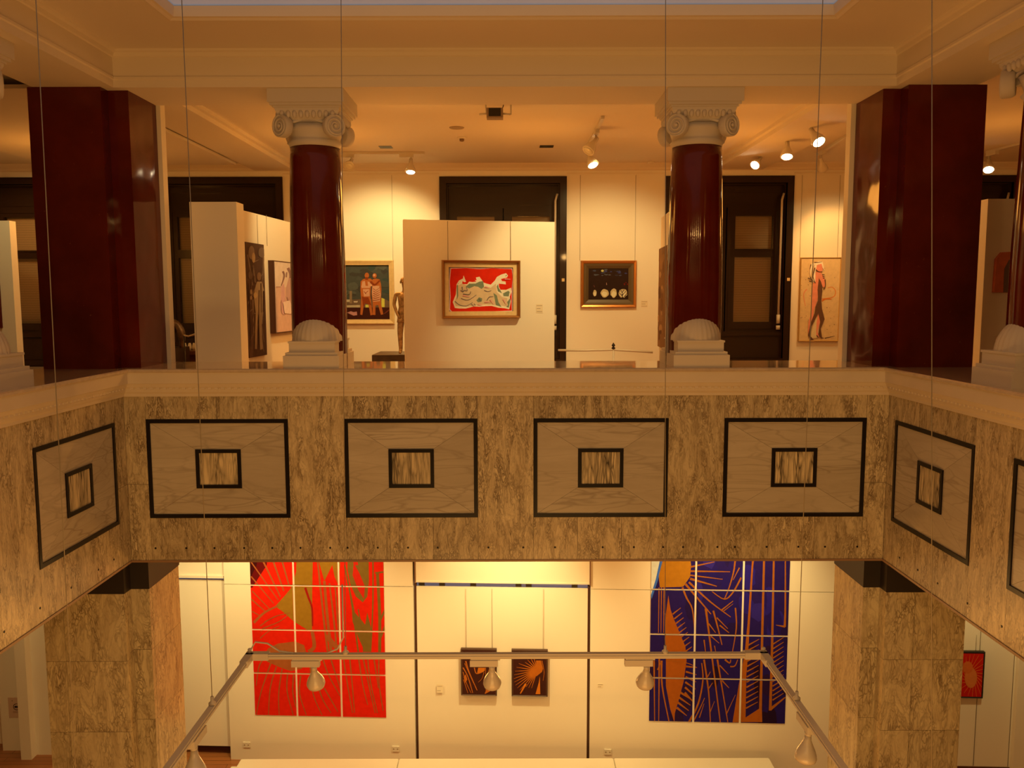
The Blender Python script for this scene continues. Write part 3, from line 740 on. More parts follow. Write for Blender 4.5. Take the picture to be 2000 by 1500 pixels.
for cx, rx, ry in ((568, 48, 90), (830, 105, 110), (1070, 88, 125), (1310, 115, 120)):
    A.ell(cx, 990, rx, ry, (190, 150, 70), 16, .12); A.ell(cx, 1010, rx * .7, ry * .6, (215, 180, 95), 12, .15)
for P in ([(1300, 1110), (1290, 980), (1240, 880)], [(1290, 980), (1350, 890)], [(1300, 1040), (1390, 940)], [(1295, 1060), (1220, 980)], [(1350, 1090), (1420, 1000)]): A.stroke(P, 22, (40, 20, 6), 10)
for k in range(8): A.ell(random.uniform(1250, 1480), random.uniform(680, 780), 26, 12, (110, 28, 8), 7, .3)
A.stroke([(560, 830), (540, 780)], 12, (120, 60, 30)); A.stroke([(880, 770), (875, 710)], 16, (190, 130, 70), 6)
A.build('canvas', inset(r2, .07), (46, 24, 8), t, .008); hang_wires(PW, (1133.5, 1242), 342, 509, t)
caption(PW, 1252, 1265, 587, 600, 'small caption card on the back wall right of the dark night painting')

# --- two draped figures
tf = lambda x, y: (660 + x / 9.37, 490 + y / 9.37)
r = PW.rect([(655, 508), (769.5, 509), (771, 634), (657, 632)])
t = root_on(PW, r, 'framed_painting', 'painting of two draped orange figures embracing before a dark sky, pale gilt frame', 'painting')
frame(PW, r, .07, 0, .06, 'outer_frame', CREAMF, t, prof=[(0, 0), (0, .05), (.012, .06), (.05, .045), (.07, .04), (.07, 0)])
A = Art(PW, tf, .004, (245, 210, 130))
for k in range(30): A.ell(random.uniform(60, 980), random.uniform(240, 820), random.uniform(50, 130), random.uniform(30, 80), random.choice([(84, 76, 42), (94, 84, 46), (74, 62, 34), (66, 70, 40)]), 10, .25)
A.poly([(0, 1035), (990, 1035), (990, 1300), (0, 1300)], (72, 28, 10)); A.poly([(0, 900), (150, 890), (280, 890), (390, 885), (860, 880), (990, 950), (990, 1035), (0, 1035)], (120, 84, 40))
A.poly([(218, 735), (262, 735), (262, 960), (215, 960)], (150, 110, 50)); A.poly([(800, 860), (858, 880), (858, 1030), (800, 1030)], (222, 190, 50)); A.poly([(508, 985), (560, 985), (570, 1035), (508, 1035)], (222, 190, 50))
A.poly([(0, 1000), (410, 990), (410, 1035), (0, 1035)], (196, 160, 84)); A.poly([(0, 890), (220, 890), (220, 935), (0, 935)], (200, 165, 90)); A.poly([(290, 920), (370, 915), (360, 945), (300, 945)], (215, 175, 100))
A.poly([(170, 1130), (240, 1105), (290, 1120), (350, 1110), (355, 1175), (290, 1185)], (205, 130, 80))
A.stroke([(850, 1150), (980, 1050)], 20, (120, 50, 20))
O1, O2, O3 = (196, 96, 26), (228, 150, 74), (150, 58, 12)
A.poly([(420, 560), (470, 515), (600, 505), (640, 540), (610, 640), (600, 840), (640, 1170), (600, 1180), (560, 960), (500, 860), (450, 1175), (412, 1165), (430, 900), (415, 700)], O1)
A.ell(533, 450, 40, 52, O1).poly([(500, 480), (560, 480), (555, 530), (505, 530)], O3)
A.poly([(440, 830), (490, 850), (560, 850), (620, 1000), (575, 980), (500, 960), (470, 1040)], O3)
A.poly([(430, 640), (590, 640), (590, 680), (440, 680)], O2).poly([(460, 700), (580, 700), (585, 830), (480, 835)], O2).poly([(450, 560), (500, 550), (510, 640), (440, 640)], O2).poly([(545, 560), (660, 590), (640, 640), (560, 660)], O2)
A.stroke([(500, 780), (560, 730)], 10, O3).stroke([(480, 740), (520, 790)], 10, O3)
A.ell(675, 455, 38, 45, O1).ell(668, 445, 22, 22, O2)
A.poly([(640, 520), (700, 505), (770, 525), (790, 600), (800, 700), (790, 950), (835, 1160), (790, 1170), (740, 990), (690, 1000), (690, 1175), (640, 1170), (640, 950), (620, 800), (630, 640)], O1)
A.poly([(640, 640), (760, 640), (790, 800), (770, 920), (650, 930), (625, 740)], O2)
for k in range(6): A.stroke([(650, 690 + k * 42), (700, 720 + k * 36), (775, 670 + k * 42)], 12, O3, 6)
A.stroke([(600, 560), (680, 620), (770, 540)], 34, O3, 26)
A.build('canvas', inset(r, .065), (80, 72, 40), t, .01); hang_wires(PW, (765, 664), 342, 508, t)

# --- walking nude, tall canvas
tf = lambda x, y: (1540 + x / 7.89, 490 + y / 7.89)
r = PW.rect([(1563, 503), (1643, 503), (1635, 666.5), (1556, 666.5)])
t = root_on(PW, r, 'framed_painting', 'tall narrow tan canvas of a nude woman walking, long pale hair, thin wooden edge', 'painting')
frame(PW, r, .018, 0, .05, 'outer_frame', mat('thin_wood_edge', (.48, .30, .08), .4), t)
A = Art(PW, tf, .004)
ON, BN, PN = (222, 122, 62), (104, 62, 26), (238, 196, 110)
A.stroke([(500, 740), (600, 730), (690, 700), (710, 620), (660, 560), (590, 570)], 18, (214, 120, 40), 10).stroke([(500, 775), (560, 740), (650, 745)], 26, (206, 100, 24), 12).stroke([(270, 590), (225, 650), (225, 740), (250, 850)], 20, (220, 130, 60), 8)
for k in range(60): A.ell(random.uniform(170, 700), random.uniform(250, 1350), random.uniform(3, 9), random.uniform(3, 7), random.choice([(150, 90, 36), (196, 116, 50), (120, 84, 40)]), 6)
A.poly([(320, 1350), (350, 1200), (380, 1110), (440, 1000), (450, 1250), (420, 1340)], (214, 170, 84))
A.poly([(390, 330), (470, 310), (490, 345), (500, 480), (450, 450), (440, 620), (430, 760), (380, 900), (360, 1060), (300, 1290), (285, 1250), (290, 1100), (340, 950), (345, 700), (360, 500)], ON)
A.poly([(450, 420), (500, 500), (505, 620), (490, 760), (500, 900), (540, 1050), (480, 1200), (500, 1330), (540, 1345), (490, 1352), (440, 1290), (470, 1100), (440, 960), (380, 1080), (340, 1160), (320, 1310), (375, 1370), (320, 1370), (285, 1300), (320, 1120), (385, 960), (400, 860), (440, 760), (430, 600)], BN)
A.poly([(440, 960), (470, 1090), (430, 1240), (460, 1340), (410, 1300), (415, 1100)], ON)
A.poly([(465, 420), (510, 560), (540, 560), (548, 440), (500, 350), (480, 400)], ON).stroke([(545, 440), (550, 540), (520, 600)], 20, BN, 10)
A.poly([(390, 210), (440, 170), (500, 190), (515, 260), (500, 320), (430, 310), (385, 260)], ON)
A.poly([(390, 190), (440, 160), (505, 165), (540, 300), (505, 260), (490, 200), (420, 220), (400, 330), (395, 500), (350, 480), (370, 330)], PN).poly([(310, 350), (320, 230), (350, 190), (400, 190), (350, 260), (320, 400)], PN)
for P in ([(380, 180), (430, 180), (500, 170)], [(330, 210), (310, 290)], [(390, 260), (360, 400), (400, 500)], [(280, 420), (330, 440), (390, 490)], [(300, 470), (360, 480)], [(320, 400), (340, 470)], [(400, 290), (450, 325), (500, 318)], [(500, 370), (540, 365)], [(505, 395), (545, 390)], [(510, 420), (545, 418)], [(415, 1300), (450, 1340)], [(540, 1345), (690, 1310)]): A.stroke(P, 16, (90, 58, 26), 6)
A.build('canvas', inset(r, .016), (214, 160, 74), t, .03); hang_wires(PW, (1567, 1641), 342, 503, t)
caption(PW, 1641, 1648, 632, 646, 'tiny caption card right of the tall walking nude canvas')

# --- two paintings on the left display wall
tf = lambda x, y: (460 + x / 6, 460 + y / 6)
r = PBL.rect([(475, 472), (513, 479), (513, 693), (480, 700)])
t = root_on(PBL, r, 'painting', 'tall dark brown unframed painting of gaunt pale standing figures on the left display wall', 'painting')
A = Art(PBL, tf, 0, (235, 190, 105))
for k in range(26): A.stroke([(random.uniform(95, 310), random.uniform(90, 1300)), (random.uniform(95, 310), random.uniform(90, 1400))], 16, random.choice([(96, 62, 28), (78, 46, 20), (120, 84, 40)]), 5)
K = (150, 108, 50)
A.ell(150, 200, 36, 80, (128, 90, 44)).ell(175, 260, 20, 60, (170, 120, 52)).ell(270, 200, 40, 60, (110, 76, 38))
A.poly([(190, 620), (215, 540), (270, 540), (300, 640), (290, 900), (270, 1050), (285, 1330), (250, 1340), (240, 1000), (225, 900), (215, 1330), (190, 1330), (200, 900), (180, 740)], K)
A.ell(240, 480, 26, 50, (120, 78, 34)).ell(135, 460, 24, 50, (104, 70, 34)).ell(145, 660, 14, 30, K).ell(195, 700, 22, 36, (180, 130, 56)).ell(145, 730, 12, 24, K)
for P in ([(240, 640), (235, 900), (240, 1300)], [(260, 560), (265, 900)], [(110, 560), (130, 900), (140, 1300)], [(290, 650), (285, 900)]): A.stroke(P, 12, (70, 38, 14), 5)
A.d = .003; A.build('canvas', r, (84, 50, 22), t, .025)
r = PBL.rect([(526, 512), (570, 515), (570, 644), (527, 650)]); r = (r[0], r[0] + .95, r[2], r[3])
t = root_on(PBL, r, 'framed_painting', 'pale pinkish sketch painting of two seated figures, dark box frame, half behind left column', 'painting')
m = MB(); PBL.box(m, r[0] - .012, r[1] + .012, r[2] - .012, r[3] + .012, 0, .06); mk('outer_frame', m, mat('dark_box_frame', (.09, .03, .015), .4), t)
A = Art(PBL, tf, .058, (235, 190, 105))
A.poly([(400, 600), (780, 620), (780, 1140), (400, 1140)], (216, 156, 90))
A.poly([(465, 600), (500, 560), (510, 700), (530, 900), (490, 930), (460, 850)], (206, 142, 92)).poly([(520, 620), (560, 480), (600, 560), (640, 690), (620, 830), (560, 880), (520, 720)], (196, 138, 84))
A.stroke([(485, 420), (500, 480), (465, 590)], 26, (140, 92, 54), 12).stroke([(545, 380), (570, 440), (570, 500)], 34, (150, 100, 60), 14).stroke([(530, 430), (525, 490)], 14, (150, 100, 60))
for P in ([(465, 760), (465, 890), (500, 930), (540, 890)], [(590, 520), (620, 650), (660, 690)], [(555, 860), (580, 930), (610, 840)], [(530, 720), (550, 770)], [(400, 600), (460, 600)], [(600, 830), (640, 800)]): A.stroke(P, 7, (160, 108, 66), 4)
A.poly([(480, 780), (560, 760), (600, 860), (570, 920), (500, 910)], (232, 182, 112))
A.build('canvas', (r[0], r[1], r[2], r[3]), (224, 176, 104), t, .006); hang_wires(PBL, (501, 519), 420, 480, t)

# --- painting beside the right column, edge on
r = PD.rect([(1287, 488), (1300, 484), (1300, 680), (1288, 676)]); r = (.10, .95, r[2], r[3])
t = root_on(PD, r, 'painting', 'unframed mottled brown painting seen nearly edge-on left of the right column', 'painting')
A = Art(PD, lambda x, y: (x, y), 0)
for k in range(30):
    x, y = random.uniform(1284, 1302), random.uniform(486, 678); A.ell(x, y, random.uniform(1, 4), random.uniform(4, 14), random.choice([(150, 96, 36), (120, 72, 26), (176, 118, 48), (100, 58, 20)]), 9, .2)
A.build('canvas', r, (134, 84, 30), t, .03)
# --- dark red painting at far left
r = PE.rect([(-60, 500), (4, 520), (12, 650), (-60, 655)])
t = root_on(PE, (ue - 1.3, ue - .145, -.33, .35), 'painting', 'dark red painting cut off at the left edge of the photo', 'painting')
A = Art(PE, lambda x, y: (x, y), 0); A.poly([(-80, 540), (0, 530), (8, 600), (-80, 620)], (120, 40, 14)); A.build('canvas', (ue - 1.3, ue - .145, -.33, .35), (92, 26, 10), t, .03)
# --- arched relief on the right display wall
t = empty('arched_panel', PG.pt(ug + .15, 0, 0), 'red-brown arched wooden panel with dark arched opening on the right display wall', 'artwork')
pts = [PG.px(*p) for p in [(1937, 571), (1942, 506), (1953, 493), (1978, 492), (2012, 500), (2018, 512), (2020, 571)]]
m = MB(); n = len(pts); m.add([PG.pt(u, v, 0) for u, v in pts] + [PG.pt(u, v, .035) for u, v in pts], [tuple(range(2 * n - 1, n - 1, -1)), tuple(range(n))] + [(i, (i + 1) % n, n + (i + 1) % n, n + i) for i in range(n)])
mk('board', m, mat('red_brown_board', paint((135, 58, 16), (190, 120, 50)), .5, nz=.15, nscale=12), t)
for (P, c, nm) in (([(1955, 571), (1957, 525), (1966, 508), (1980, 505), (1990, 571)], (70, 44, 20), 'brown_inlay'), ([(1968, 571), (1970, 508), (1982, 505), (2002, 512), (2004, 571)], (12, 10, 12), 'black_inlay')):
    m = MB(); q = [PG.px(*p) for p in P]; n = len(q); d1 = .038 if nm[1] == 'r' else .041
    m.add([PG.pt(u, v, .034) for u, v in q] + [PG.pt(u, v, d1) for u, v in q], [tuple(range(2 * n - 1, n - 1, -1))] + [(i, (i + 1) % n, n + (i + 1) % n, n + i) for i in range(n)]); mk(nm, m, mat(nm, paint(c, (190, 120, 50)), .5), t)
r = PG.rect([(1944, 656), (1990, 656), (1990, 690), (1942, 690)])
t = root_on(PG, r, 'framed_picture', 'small pale framed picture low on the right display wall behind the shell base', 'picture')
m = MB(); PG.box(m, r[0], r[1], r[2], r[3], 0, .03); mk('frame_box', m, FLM, t); m = MB(); PG.box(m, r[0] + .02, r[1] - .02, r[2] + .02, r[3] - .02, .029, .032); mk('mount', m, WHT, t)

# ------------------------------------------------------------------ bronze figures upstairs
def skin(name, pts, edges, rad, mt, parent, root=0, sub=2):
    o0 = WL[parent.name]
    me = bpy.data.meshes.new(name); me.from_pydata([tuple(Vector(p) - o0) for p in pts], edges, []); me.update()
    me.materials.append(mt)
    o = bpy.data.objects.new(name, me); COL.objects.link(o); o.parent = parent; WL[o.name] = Vector(o0)
    md = o.modifiers.new('skin', 'SKIN'); md.use_smooth_shade = True
    for i, v in enumerate(me.skin_vertices[0].data):
        q = rad[i]; v.radius = (q, q) if not isinstance(q, tuple) else q; v.use_root = (i == root)
    md.branch_smoothing = .3
    sb = o.modifiers.new('sub', 'SUBSURF'); sb.levels = sub; sb.render_levels = sub
    return o
ZPL = -.70; yS = 10.3
c = onY(793, 690, yS); X0 = c.x
t = empty('statue', (X0, yS, ZPL), 'small bronze statue of a standing youth on black plinth half behind middle wall', 'statue')
H = .93 / 1.75
def P3(x, y, z): return (X0 + x * H, yS + y * H, ZPL + z * H)
pts = [P3(0, 0, .93), P3(0, 0, 1.10), P3(0, .0, 1.30), P3(0, .01, 1.45), P3(0, -.02, 1.53), P3(0, -.03, 1.66), P3(0, -.02, 1.73),
       P3(-.21, .01, 1.41), P3(-.26, .0, 1.15), P3(-.17, -.10, .92), P3(-.11, -.14, .84),
       P3(.19, .01, 1.40), P3(.24, .02, 1.15), P3(.24, -.04, .92), P3(.24, -.05, .84),
       P3(-.10, 0, .86), P3(-.125, -.02, .50), P3(-.12, .02, .10), P3(-.13, -.13, .035),
       P3(.10, 0, .86), P3(.14, -.03, .50), P3(.17, .04, .10), P3(.19, -.11, .035)]
E_ = [(0, 1), (1, 2), (2, 3), (3, 4), (4, 5), (5, 6), (2, 7), (7, 8), (8, 9), (9, 10), (2, 11), (11, 12), (12, 13), (13, 14), (0, 15), (15, 16), (16, 17), (17, 18), (0, 19), (19, 20), (20, 21), (21, 22)]
R = [.13, .12, .15, .06, .055, .095, .075, .055, .043, .033, .028, .055, .043, .033, .028, .095, .07, .046, .036, .095, .07, .046, .036]
bd = skin('body', pts, E_, [q * H for q in R], BRNZ, t)
for s_, (hx, hy, hz) in ((1, (-.11, -.14, .84)), (-1, (.24, -.05, .84))):
    for k in range(4):
        b = Vector(P3(hx + (k - 1.5) * .02, hy - .02, hz - .02)); e1 = b + Vector((0, -.012, -.045 - .006 * (1.5 - abs(k - 1.5)))) * H; e2 = e1 + Vector((0.004 * s_, .012, -.03)) * H
        m = MB(); m.tube([b, e1, e2], [.010 * H, .0095 * H, .008 * H], 8); mk('finger', m, BRNZ, bd)
    b = Vector(P3(hx + .03 * s_, hy - .01, hz)); m = MB(); m.tube([b, b + Vector((.022 * s_, -.012, -.03)) * H, b + Vector((.024 * s_, -.018, -.055)) * H], [.012 * H, .011 * H, .009 * H], 8); mk('thumb', m, BRNZ, bd)
m = MB()  # tunic
def wob(an, h): return 1 + .07 * math.sin(an * 7 + h * 30) * (1 if h < .3 * H else .4)
m.lathe([(.20 * H, -.0 * H), (.195 * H, .05 * H), (.175 * H, .2 * H), (.15 * H, .35 * H), (.165 * H, .5 * H), (.175 * H, .60 * H), (.12 * H, .68 * H)], P3(0, 0, .74), 42, fn=wob)
m.v = [(v[0], yS + (v[1] - yS) * .72, v[2]) for v in m.v]; mk('tunic', m, BRNZ, t)
m = MB()  # face features and hair
hc = P3(0, -.03, 1.655)
m.lathe([(.004, -.02 * H), (.016 * H, -.01 * H), (.010 * H, .03 * H)], P3(0, -.125, 1.64), 8); mk('nose', m, BRNZ, bd); m = MB(); m.tube([P3(-.025, -.122, 1.60), P3(0, -.128, 1.598), P3(.025, -.122, 1.60)], .007 * H, 6); mk('mouth', m, BRNZ, bd)
for s_ in (-1, 1): m = MB(); m.lathe([(.012 * H, -.008 * H), (.014 * H, 0), (.010 * H, .008 * H)], P3(s_ * .035, -.112, 1.67), 8); mk('eye', m, BRNZ, bd); m = MB(); m.tube([P3(s_ * .095, -.03, 1.63), P3(s_ * .105, -.025, 1.66), P3(s_ * .097, -.03, 1.69)], .012 * H, 6); mk('ear', m, BRNZ, bd)
m = MB(); m.lathe([(.098 * H, -.04 * H), (.105 * H, 0), (.095 * H, .05 * H), (.06 * H, .085 * H), (.015 * H, .10 * H)], P3(0, -.01, 1.68), 26, fn=lambda a, h: 1 + .05 * math.sin(a * 9 + h * 60)); mk('hair', m, BRNZ, t)
# plinth
a = onZ(726, 693, ZPL); xr = onZ(860, 693, ZPL).x
m = MB(); yb = onZ(760, 686, ZPL).y
m.bevbox(a.x, xr, a.y, yb + .0, ZFU, ZPL, .006)
o = mk('plinth', m, mat('black_plinth', (.055, .03, .018), .35, nz=.4, nscale=14), loc=((a.x + xr) / 2, a.y + .3, ZFU)); tag(o, 'square black plinth carrying the bronze youth behind the middle wall', 'plinth')

# crouching dark bronze at the left
yQ = 11.0; c = onY(345, 700, yQ)
t = empty('sculpture', (c.x - .1, yQ, -.78), 'dark bronze sculpture of a bowed kneeling figure between left pier and display wall', 'statue')
def q(px, py, dy=0): v = onY(px, py, yQ); return (v.x, v.y + dy, v.z)
pts = [q(330, 700), q(322, 668), q(326, 640), q(338, 627), q(350, 638), q(355, 652), q(356, 668), q(354, 680), q(336, 672, -.1), q(345, 690, -.15), q(316, 690, -.1)]
skin('body', pts, [(0, 1), (1, 2), (2, 3), (3, 4), (4, 5), (5, 6), (6, 7), (1, 8), (8, 9), (0, 10)], [.14, .15, .12, .07, .055, .06, .035, .03, .07, .06, .07], DBRZ, t)
m = MB(); a = q(318, 682); b = q(353, 682); m.box(a[0], b[0], yQ - .3, yQ + .3, ZFU, a[2] + .02); mk('base_block', m, mat('dark_base', (.04, .022, .012), .4), t)
# dark bench behind with small items
a = onY(352, 684, 11.6); b = onY(384, 684, 11.6)
m = MB(); m.box(a.x - .1, b.x + .5, 11.4, 12.2, a.z - .05, a.z); m.box(a.x - .08, b.x + .45, 11.45, 12.15, ZFU, a.z - .05)
o = mk('cabinet', m, mat('red_brown_wood', (.12, .045, .02), .35), loc=(a.x, 11.8, ZFU)); tag(o, 'low dark wooden cabinet in front of the left window', 'cabinet')
for k, (px_, w_) in enumerate(((362, .02), (371, .026), (379, .022))):
    c = onY(px_, 684, 11.6); m = MB(); m.lathe([(w_, 0), (w_ * 1.2, .04), (w_ * .8, .08), (w_ * .5, .10)], (c.x, 11.6, a.z), 14)
    o = mk('ornament', m, WMET, loc=(c.x, 11.6, a.z)); tag(o, ('leftmost small pale ornament on the dark cabinet', 'middle small pale ornament on the dark cabinet', 'rightmost small pale ornament on the dark cabinet')[k], 'ornament', 'ornaments on the cabinet')
t = empty('rope_barrier', (onY(359, 655, 10.5).x, 10.5, ZFU), 'thin pale curved rope on a post before the left window beside the dark bronze', 'barrier')
m = MB(); pts = [onY(359, 655, 10.5), onY(368, 657, 10.5), onY(380, 653, 10.5), onY(392, 650, 10.5)]; m.tube(pts, .012, 6); mk('rope', m, WMET, t)
m = MB(); m.tube([pts[0], (pts[0].x, 10.5, ZFU)], .012, 8); mk('post', m, DKW, t)

# low white barrier rail in front of the back wall
yR = 12.0; a = onY(1090, 684, yR); b = onY(1275, 688, yR); c = onY(1198, 683, yR); tp = onY(1198, 671, yR)
t = empty('barrier_rail', (c.x, yR, ZFU), 'thin low white rail on a slim post under the dark night painting', 'rail')
m = MB(); m.tube([a, onY(1140, 684.5, yR), c, onY(1240, 685.5, yR), b], .016, 8); mk('rail', m, WMET, t)
m = MB(); m.tube([(c.x, yR, ZFU), (c.x, yR, c.z)], .014, 8); m.lathe([(.12, 0), (.12, .012), (.02, .03)], (c.x, yR, ZFU), 20); ps = mk('post', m, WMET, t)
m = MB(); m.lathe([(.012, 0), (.03, .02), (.012, .045), (.028, .06), (.004, .10)], c, 12); mk('finial', m, BLACK, ps)

# ------------------------------------------------------------------ ceiling fittings upstairs
def spotlight(base, aim, lit, label, group, sc=1.0, power=0, name='spotlight', ang=70, up=None, adapter=(.16, .035), axis=(1, 0), bl=.6):
    """track spotlight: adapter box on the track, stem, reflector lamp aimed at a point"""
    base = Vector(base); aim = Vector(aim)
    t = empty(name, base, label, 'lamp', group)
    ax = Vector((axis[0], axis[1], 0)).normalized(); L_, h = adapter; px_ = Vector((-ax.y, ax.x, 0))
    m = MB(); p = []
    for z in (-h, 0):
        for s2 in (-1, 1):
            for s1 in (-1, 1): p.append(base + ax * L_ * s1 * .5 * sc + px_ * .018 * s2 * sc + Vector((0, 0, z * sc)))
    m.add(p, [(0, 2, 3, 1), (4, 5, 7, 6), (0, 1, 5, 4), (2, 6, 7, 3), (1, 3, 7, 5), (0, 4, 6, 2)]); mk('adapter', m, WMET, t)
    e = base + ax * L_ * .32 * sc + Vector((0, 0, -h * sc)); k = e + Vector((0, 0, -.035 * sc))
    m = MB(); m.tube([e, k], .011 * sc, 8); m.lathe([(.006, -.02 * sc), (.02 * sc, -.012 * sc), (.02 * sc, .012 * sc), (.006, .02 * sc)], k, 12, axis=px_); mk('stem', m, WMET, t)
    d = (aim - k).normalized()
    m = MB(); m.lathe([(.020 * sc, -.02 * sc), (.022 * sc, .03 * sc), (.024 * sc, .035 * sc), (.03 * sc, .05 * sc), (.055 * sc, .11 * sc), (.062 * sc, .14 * sc), (.058 * sc, .150 * sc), (.050 * sc, .146 * sc)], k, 24, axis=d)
    lb = mk('lamp_body', m, BULB, t)
    m = MB(); m.lathe([(.049 * sc, .1455 * sc), (.045 * sc, .152 * sc), (.02 * sc, .157 * sc)], k, 24, axis=d)
    mk('lamp_face', m, mat('lit_lamp_face', (1, .9, .7), .3, emit=(1, .80, .50), estr=14) if lit else mat('unlit_lamp_face', (.6, .58, .5), .15), lb)
    if power:
        ld = bpy.data.lights.new('spot', 'SPOT'); ld.energy = power; ld.color = LC; ld.spot_size = math.radians(ang); ld.spot_blend = bl; ld.shadow_soft_size = .03
        lo = bpy.data.objects.new('lamp_light', ld); COL.objects.link(lo); lo.location = k + d * .18 * sc; lo.rotation_euler = d.to_track_quat('-Z', 'Y').to_euler()
    return t
LC = (1.0, .41, .08)
def track(p0, p1, label, group='ceiling lighting tracks', drop=None, name='lighting_track'):
    p0 = Vector(p0); p1 = Vector(p1); t = empty(name, (p0 + p1) / 2, label, 'track', group)
    d = (p1 - p0).normalized(); w = Vector((-d.y, d.x, 0)) * .018; h = Vector((0, 0, .03)); m = MB()
    p = [p0 - w, p0 + w, p1 + w, p1 - w]; m.add([q for q in p] + [q + h for q in p], [(0, 3, 2, 1), (4, 5, 6, 7), (0, 1, 5, 4), (1, 2, 6, 5), (2, 3, 7, 6), (3, 0, 4, 7)])
    mk('rail', m, WMET, t); return t
zt = ZCEIL - .032
# left track (runs along the wall)
a = onZ(668, 300, zt); b = onZ(830, 303, zt); yt = (a.y + b.y) / 2
track((a.x, yt, zt), (b.x, yt, zt), 'short white ceiling track right of the left column capital, running along the back wall')
UG = 'lamps on the ceiling tracks upstairs'
b2 = onZ(800, 302, zt).x; spotlight((b2 - .04, yt, zt), (b2, yt - 1.0, -1.4), 1, 'lit white spotlight on the short track right of the left column', UG, power=180, ang=75, sc=1.15)
b2 = onZ(684, 302, zt).x; spotlight((b2 - .04, yt, zt), (-2.3, 9.0, .0), 0, 'white spotlight tucked beside the left column capital, turned away', UG, power=110, ang=80, sc=1.15)
# centre track (runs towards the wall)
a = onZ(1175, 232, zt); b = onZ(1146, 296, zt); xt = (a.x + b.x) / 2
track((xt, a.y, zt), (xt, b.y, zt), 'white ceiling track in the middle running towards the back wall')
p = onZ(1165, 255, zt); spotlight((xt, p.y, zt), (-.15, 9.15, .15), 0, 'upper spotlight on the middle ceiling track, seen from behind', UG, axis=(0, 1), power=150, ang=70, sc=1.25)
p = onZ(1152, 284, zt); spotlight((xt, p.y, zt), (xt + .9, p.y - 1.3, -1.0), 1, 'lower lit spotlight on the middle ceiling track', UG, axis=(0, 1), power=130, ang=80, sc=1.25)
# right track
a = onZ(1597, 228, zt); b = onZ(1480, 303, zt)
track(a, b, 'long white ceiling track left of the right pier')
dv = (b - a).normalized()
p = onZ(1590, 236, zt); spotlight(p, (p.x + .7, p.y - 1.9, -.6), 1, 'brightest lit spotlight nearest the viewer on the long right track', UG, axis=(dv.x, dv.y), power=30, ang=90, sc=1.3)
p = onZ(1541, 264, zt); spotlight(p, (p.x - .4, p.y - 1.3, -1.2), 1, 'lit spotlight in the middle of the long right track', UG, axis=(dv.x, dv.y), power=130, ang=75, sc=1.25)
p = onZ(1487, 296, zt); spotlight(p, (p.x - 1.3, p.y - 1.3, .4), 1, 'lit spotlight at the far end of the long right track', UG, axis=(dv.x, dv.y), power=45, ang=75, sc=1.15)
a = onZ(1664, 262, zt); b = onZ(1596, 303, zt); track(a, b, 'short white ceiling track beside the right pier'); dv = (b - a).normalized()
p = onZ(1606, 297, zt); spotlight(p, (4.9, YW, .3), 0, 'unlit looking spotlight at the end of the track beside the right pier', UG, axis=(dv.x, dv.y), sc=1.15, power=60)
a = onZ(2030, 273, zt); b = onZ(1927, 300, zt); track(a, b, 'white ceiling track right of the right pier'); dv = (b - a).normalized()
p = onZ(1938, 297, zt); spotlight(p, (p.x - .8, p.y - 1.5, -.6), 1, 'lit spotlight right of the right pier', UG, axis=(dv.x, dv.y), power=70, sc=1.25)
# unseen spots added to light the left part of the gallery
spotlight((-4.6, 9.9, zt), (-5.6, 9.4, -.2), 1, 'unseen added spotlight behind the left pier', UG, power=40, axis=(0, 1))
spotlight((-7.2, 10.2, zt), (-6.9, YW, .3), 1, 'unseen added spotlight beyond the left edge', UG, power=60, axis=(0, 1))

# monitor hung on two rods
yM = onZ(965, 199, ZCEIL).y
t = empty('ceiling_monitor', onY(965, 218, yM), 'small black box on two rods hanging from the ceiling in the middle', 'monitor')
def my(x, y): v = onY(x, y, yM); return (v.x, yM, v.z)
for k, (x0, y0, y1) in enumerate(((948, 199, 223), (998, 199, 224))):
    m = MB(); a = my(x0, y0); b = my(x0 + (2 if k == 0 else 0), y1); m.tube([(a[0], yM, ZCEIL), b], .008, 8); m.lathe([(.03, -.012), (.03, 0)], (a[0], yM, ZCEIL), 16); mk('rod', m, WMET, t)
m = MB(); a = my(936, 223.5); b = my(952, 222); m.tube([a, b], .010, 8); mk('crossbar', m, WMET, t); m = MB(); a = my(982, 222); b = my(997, 223.5); m.tube([a, b], .010, 8); mk('crossbar', m, WMET, t)
m = MB(); a = my(950.5, 230.5); b = my(982.5, 211); m.box(a[0], b[0], yM - .02, yM + .10, a[2], b[2]); cs = mk('casing', m, mat('grey_casing', (.30, .22, .16), .5), t)
m = MB(); a = my(954.5, 227.5); b = my(978, 212); m.box(a[0], b[0], yM - .026, yM - .019, a[2], b[2]); mk('screen', m, BLACK, cs)
m = MB(); m.tube([my(981, 213), my(983, 207), (my(984, 202)[0], yM, ZCEIL)], .005, 6); mk('cable', m, BLACK, t)
# speakers, detector, air slots
def ceil_disc(px_, py_, r_, label, cat, name, h=.01, mt=None, group=None):
    c = onZ(px_, py_, ZCEIL); m = MB(); m.lathe([(r_, 0), (r_, -h * .5), (r_ * .9, -h)], (c.x, c.y, ZCEIL), 28); o = mk(name, m, mt or mat('speaker_grille', (.38, .30, .20), .7), loc=(c.x, c.y, ZCEIL)); tag(o, label, cat, group)
ceil_disc(892, 249, .085, 'flat round ceiling speaker left of the hanging black box', 'speaker', 'ceiling_speaker', group='round ceiling speakers')
ceil_disc(1628, 247, .085, 'flat round ceiling speaker beside the right pier', 'speaker', 'ceiling_speaker', group='round ceiling speakers')
ceil_disc(4, 274, .12, 'flat round ceiling speaker at the left edge', 'speaker', 'ceiling_speaker', group='round ceiling speakers')
c = onZ(902, 268, ZCEIL); t = empty('smoke_detector', c, 'small round smoke detector below the left ceiling speaker', 'smoke detector', 'smoke detectors')
